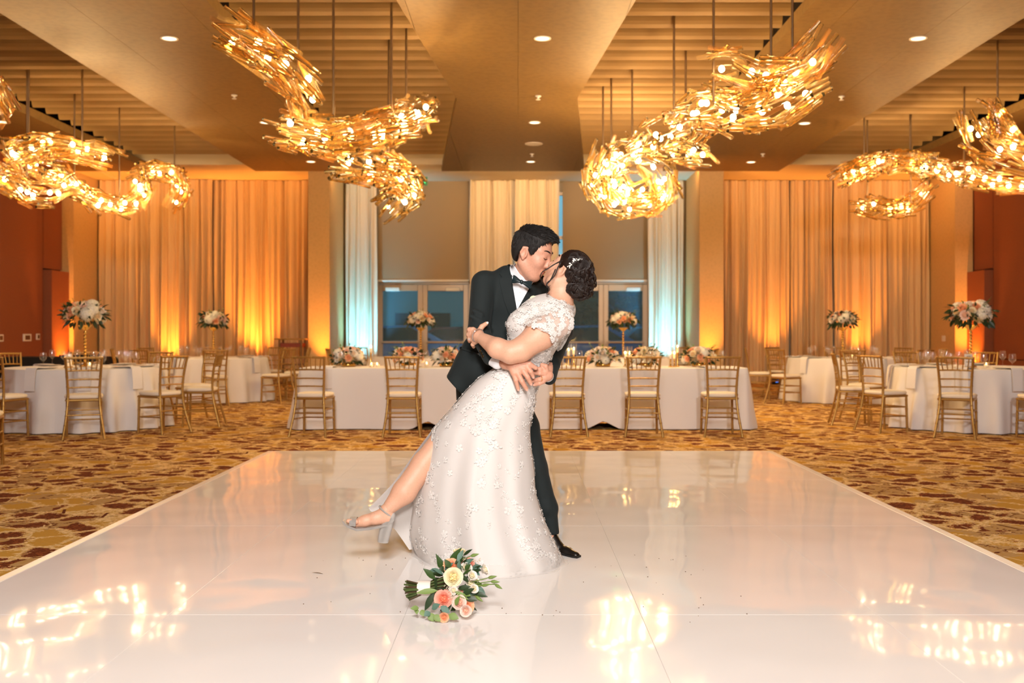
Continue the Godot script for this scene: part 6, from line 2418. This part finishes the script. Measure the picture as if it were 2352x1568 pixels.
# ---------------------------------------------------------------- the bouquet
func bouquet() -> void:
	var c0 := at(1040, 1352, 4.22)
	var o := thing("bouquet", "bridal bouquet of cream, peach and pink roses lying on the white floor", "bouquet", Vector3(c0.x, 0.02, c0.z))
	var big := []
	for k in 3:
		big.append(rose_mesh(90 + k, 7, true, [Color(0.99, 0.93, 0.72), Color(0.98, 0.62, 0.45), Color(0.99, 0.78, 0.66)][k]))
	var r := RandomNumberGenerator.new()
	r.seed = 29
	# [px, py, depth, radius px, colour, mesh, tilt x, tilt z]
	var list := [[1041, 1326, 4.10, 21, "cream", 0, 1.15, -0.1], [1036, 1301, 4.20, 17, "peach", 1, 1.0, 0.2], [1058, 1296, 4.22, 15, "blush", 2, 0.6, -0.5], [1070, 1305, 4.18, 13, "white", 0, 0.9, -0.4], [1019, 1376, 4.05, 20, "pink", 1, 1.2, 0.1], [1054, 1384, 4.05, 16, "blush", 2, 1.1, -0.2], [1071, 1392, 4.06, 17, "peach", 1, 1.25, -0.3], [1020, 1417, 4.00, 11, "peach", 2, 1.5, 0.2], [1055, 1270, 4.30, 14, "cream", 0, 0.1, 0.0], [1080, 1340, 4.16, 13, "white", 0, 0.9, -0.8], [1092, 1336, 4.18, 10, "white", 0, 0.7, -0.9], [1062, 1360, 4.12, 10, "blush", 2, 1.0, -0.4], [1111, 1309, 4.24, 12, "white", 0, 0.4, -1.0], [1070, 1402, 4.03, 13, "blush", 2, 1.45, -0.2], [1084, 1322, 4.15, 11, "white", 0, 0.9, -0.6], [1042, 1356, 4.07, 9, "white", 0, 1.2, 0.0], [1088, 1352, 4.12, 10, "white", 0, 1.0, -0.7], [1078, 1292, 4.24, 11, "pink", 2, 0.5, -0.7]]
	for f in list:
		var s: float = f[3] * f[2] / F
		var b := Basis(Vector3.BACK, f[7]) * Basis(Vector3.RIGHT, f[6])
		part(o, "rose", big[f[5]], M["rose_" + f[4]], Transform3D(b.scaled_local(Vector3.ONE * s), at(f[0], f[1], f[2]) - o.position))
	# leaves: [base px, base py, depth, tip px, tip py, width px, kind]
	var leaves := [[1000, 1330, 4.16, 978, 1308, 9, 0], [1022, 1318, 4.2, 1007, 1278, 9, 0], [1030, 1300, 4.22, 1052, 1262, 10, 0], [1028, 1292, 4.24, 1062, 1278, 8, 0], [1018, 1305, 4.2, 1006, 1290, 8, 0], [1005, 1356, 4.08, 962, 1358, 8, 3], [996, 1360, 4.08, 978, 1398, 9, 1], [1068, 1372, 4.06, 1092, 1376, 9, 1], [1062, 1366, 4.06, 1084, 1352, 8, 1], [1052, 1352, 4.1, 1076, 1346, 7, 1], [1064, 1276, 4.28, 1080, 1262, 5, 1], [1072, 1290, 4.26, 1096, 1296, 6, 2], [1084, 1302, 4.2, 1104, 1300, 7, 2], [1086, 1310, 4.2, 1100, 1318, 7, 2], [1094, 1322, 4.2, 1088, 1306, 7, 2], [1012, 1392, 4.02, 1030, 1404, 9, 2], [992, 1398, 4.02, 1006, 1388, 9, 2], [988, 1405, 4.02, 976, 1412, 9, 2], [985, 1408, 4.02, 996, 1424, 10, 3], [996, 1412, 4.0, 1010, 1424, 9, 3], [1030, 1412, 4.0, 1050, 1418, 10, 3], [962, 1396, 4.05, 946, 1396, 7, 3], [968, 1400, 4.05, 972, 1412, 8, 3], [956, 1398, 4.05, 958, 1408, 6, 3], [1076, 1336, 4.14, 1060, 1320, 6, 1], [1045, 1358, 4.06, 1072, 1372, 7, 3], [1064, 1362, 4.06, 1078, 1366, 7, 3], [1096, 1346, 4.16, 1112, 1360, 6, 2], [1090, 1352, 4.14, 1104, 1366, 6, 2], [1074, 1350, 4.12, 1066, 1362, 6, 2], [1046, 1390, 4.03, 1052, 1372, 7, 3]]
	for q in leaves:
		var m := MB.new()
		var a := at(q[0], q[1], q[2])
		var z: Vector3 = at(q[3], q[4], q[2] - 0.015)
		var nrm := Vector3(r.randf_range(-0.3, 0.3), 0.55, 0.8).normalized()
		leaf(m, Vector3.ZERO, (z - a).normalized(), nrm, a.distance_to(z) * 1.12, q[5] * 4.1 / F, 0.18)
		var w := MB.new()
		w.put(m, Transform3D(Basis.IDENTITY, a - o.position))
		part(o, "leaf", w, [M.leaf, M.leaf_dark, M.leaf_blue, M.leaf_light][q[6]])
	# more leaves packed between the flowers
	for k in 60:
		var m := MB.new()
		var th := r.randf() * TAU
		var rr := sqrt(r.randf())
		var a := at(1046 + cos(th) * rr * 48, 1345 + sin(th) * rr * 62, 4.16 + r.randf_range(-0.03, 0.05))
		a.y = maxf(a.y, 0.045)
		var dir := Vector3(cos(th) + r.randfn() * 0.5, -sin(th) + r.randfn() * 0.5, r.randf_range(-0.2, 0.6)).normalized()
		leaf(m, a - o.position, dir, Vector3(r.randfn() * 0.4, 0.7, 0.7).normalized(), r.randf_range(0.03, 0.055), r.randf_range(0.008, 0.015), 0.2)
		part(o, "leaf", m, [M.leaf, M.leaf_dark, M.leaf_blue, M.leaf_dark][k % 4])
	# buds on thin stalks
	for q in [[1070, 1340, 1120, 1327, 1140, 1323], [1080, 1342, 1126, 1335, 1145, 1336], [1075, 1348, 1106, 1345, 1120, 1342], [1062, 1285, 1080, 1277, 1095, 1273], [1084, 1366, 1092, 1368, 1101, 1375], [1082, 1344, 1136, 1341, 1144, 1346]]:
		var bud := MB.new()
		var p0 := at(q[0], q[1], 4.16)
		var p1 := at(q[2], q[3], 4.12)
		var p2 := at(q[4], q[5], 4.11)
		bud.tube([p0 - o.position, p1 - o.position], 0.0022, 5)
		var dir := (p2 - p1).normalized()
		var sx := dir.cross(Vector3.BACK).normalized()
		bud.lathe([Vector2(0.001, 0), Vector2(0.006, 0.008), Vector2(0.0075, 0.018), Vector2(0.004, 0.032), Vector2(0.0006, 0.042)], 8, Transform3D(Basis(sx, dir, sx.cross(dir)), p1 - o.position))
		part(o, "bud", bud, M.leaf_light)
	# tiny filler blossom
	var fill := MB.new()
	for k in 110:
		var c := [Vector3(1030, 1352, 4.06), Vector3(1042, 1364, 4.05), Vector3(1036, 1372, 4.04), Vector3(1086, 1330, 4.15), Vector3(1095, 1290, 4.22)][k % 5] as Vector3
		var p := at(c.x + r.randfn() * 6.0, c.y + r.randfn() * 5.0, c.z + r.randfn() * 0.01) - o.position
		fill.ball(p, Vector3.ONE * r.randf_range(0.0015, 0.003), Basis.IDENTITY, 5, 4)
	tag(part(o, "filler_blossom", fill, mat(Color(0.85, 0.80, 0.70), 0.8)), "tiny beige filler blossom", "", "", "stuff")
	# stems and ribbon wrap
	for k in 26:
		var m := MB.new()
		var u := k / 25.0
		var tail := at(925 + 12 * absf(u - 0.5) + r.randf_range(0, 12), lerpf(1333, 1378, u), 4.16 + r.randf_range(-0.045, 0.045))
		var waist := at(975, lerpf(1343, 1362, u), 4.17 + r.randf_range(-0.02, 0.02))
		var heart := at(1030, lerpf(1320, 1372, u), 4.18 + r.randf_range(-0.03, 0.03))
		tail.y = maxf(tail.y, 0.026)
		waist.y = maxf(waist.y, 0.028)
		m.tube([tail - o.position, waist - o.position, heart - o.position], r.randf_range(0.0028, 0.0042), 6)
		part(o, "stem", m, M.stem if k % 4 else mat(Color(0.30, 0.22, 0.12), 0.7))
	var wrap := MB.new()
	wrap.tube([at(959, 1350, 4.17) - o.position, at(966, 1350, 4.17) - o.position, at(982, 1350, 4.17) - o.position, at(989, 1350, 4.17) - o.position], [0.029, 0.0305, 0.031, 0.030], 20)
	part(o, "ribbon_wrap", wrap, mat(Color(0.92, 0.87, 0.82), 0.55))

# ---------------------------------------------------------------- small things
func oddments() -> void:
	# slim metal and glass lectern by the drapes
	var d := 21.9
	var o := thing("lectern", "slim metal framed high table by the drapes and the pier", "lectern", Vector3(X(671, d), 0, -d))
	var m := MB.new()
	m.cbox(Vector3(0, 1.06, 0), Vector3(0.68, 0.03, 0.5), 0.006)
	part(o, "top", m, M.gold)
	m = MB.new()
	m.box(Vector3(0, 0.93, 0.0), Vector3(0.52, 0.09, 0.36))
	part(o, "shelf", m, mat(Color(0.55, 0.22, 0.12), 0.5))
	for x in [-0.24, 0.24]:
		for z in [-0.18, 0.18]:
			m = MB.new()
			m.cbox(Vector3(x, 0.525, z), Vector3(0.04, 1.05, 0.04), 0.006)
			part(o, "leg", m, M.steel)
	m = MB.new()
	for z in [-0.18, 0.18]:
		m.box(Vector3(0, 0.5, z), Vector3(0.48, 0.025, 0.025))
	part(o, "crossbar", m, M.steel)
	# black draped table against the rust wall
	var b := thing("draped_table", "low table under a black cloth by the rust wall", "table", Vector3(-8.55, 0, -18.6))
	m = MB.new()
	var rows := []
	for p in [[0.75, 0.0], [0.74, 0.01], [0.5, 0.03], [0.012, 0.06]]:
		var row := PackedVector3Array()
		for j in 64:
			var a := TAU * j / 64
			var q := pow(pow(absf(cos(a)), 12.0) + pow(absf(sin(a)), 12.0), -1.0 / 12.0)
			var w: float = p[1] * (1.0 + 0.5 * sin(a * 14))
			row.append(Vector3(cos(a) * q * (0.95 + w), p[0], sin(a) * q * (0.38 + w)))
		rows.append(row)
	m.grid(rows, true, true, false)
	part(b, "tablecloth", m, M.black)
	m = MB.new()
	m.cbox(Vector3(0.3, 0.77, 0), Vector3(0.5, 0.03, 0.35), 0.005)
	part(b, "tray", m, M.black)
	# wall plates
	for p in [[61, 775, 0.17, 0.15, "framed square control panel on the rust wall"], [86, 773, 0.07, 0.13, "small white thermostat beside the square control panel"], [0, 776, 0.10, 0.14, "pale wall plate at the photograph's edge"]]:
		var dd: float = (HALF - 0.04) * F / (1190.0 - p[0])
		var q := at(p[0], p[1], dd)
		var t := thing("wall_plate", p[4], "switch", Vector3(-HALF + 0.04, q.y - p[3] * 0.5, q.z), 0.0, "controls on the rust wall")
		m = MB.new()
		m.cbox(Vector3(0.012, p[3] * 0.5, 0), Vector3(0.024, p[3], p[2] * 1.9), 0.004)
		part(t, "plate", m, M.white_paint)
		m = MB.new()
		m.box(Vector3(0.026, p[3] * 0.5, 0), Vector3(0.006, p[3] * 0.62, p[2] * 1.2))
		part(t, "screen", m, mat(Color(0.33, 0.15, 0.08), 0.3))
	var dd: float = 9.83 * F / (2168.0 - 1190.0)
	var sw := thing("light_switch", "white light switch on the wheat coloured corner pier", "switch", Vector3(9.83, at(2168, 777, dd).y - 0.06, -dd))
	m = MB.new()
	m.cbox(Vector3(-0.008, 0.06, 0), Vector3(0.016, 0.13, 0.16), 0.004)
	part(sw, "plate", m, M.white_paint)
	m = MB.new()
	m.box(Vector3(-0.018, 0.06, 0), Vector3(0.008, 0.04, 0.03))
	part(sw, "toggle", m, M.china)
	# table cards
	for c in [[Vector3(-5.58, TOP, -12.35), 1.2, "white table card standing edge on by the gold stand, near left round table"], [Vector3(5.62, TOP, -12.42), 0.1, "white table card with grey print by the gold stand, near right round table"]]:
		var card := thing("table_card", c[2], "card", c[0], c[1], "table cards")
		m = MB.new()
		m.box(Vector3(0, 0.085, 0), Vector3(0.11, 0.17, 0.004))
		part(card, "sheet", m, M.china)
		m = MB.new()
		for y in [0.14, 0.12, 0.07]:
			m.box(Vector3(0, y, 0.0025), Vector3(0.05 if y > 0.1 else 0.07, 0.008, 0.001))
		part(card, "print", m, mat(Color(0.45, 0.45, 0.42), 0.8))
		m = MB.new()
		m.cbox(Vector3(0, 0.008, 0), Vector3(0.12, 0.016, 0.04), 0.004)
		part(card, "foot", m, M.gold_bright)
	# a fallen brown leaf blade and crumbs on the dance floor
	var p := at(731, 1327, 4.82)
	var lf := thing("fallen_leaf", "thin curled brown leaf lying on the dance floor", "leaf", Vector3(p.x, 0.021, p.z), -0.35)
	m = MB.new()
	leaf(m, Vector3(-0.035, 0.001, 0), Vector3(1, 0.05, 0).normalized(), Vector3.UP, 0.07, 0.005, 0.1)
	part(lf, "blade", m, mat(Color(0.30, 0.20, 0.10), 0.8))
	var bits := MB.new()
	var r := RandomNumberGenerator.new()
	r.seed = 4
	for k in 60:
		var x := r.randf_range(-1.0, 1.0)
		var z := -r.randf_range(4.0, 5.3)
		bits.ball(Vector3(x, 0.0215, z), Vector3(0.0025, 0.0015, 0.002) * r.randf_range(0.6, 1.3), Basis.IDENTITY, 5, 4)
	var bo := part(self, "crumbs", bits, mat(Color(0.40, 0.28, 0.18), 0.9))
	tag(bo, "tiny brown specks scattered on the white floor round the couple", "crumbs", "", "stuff")
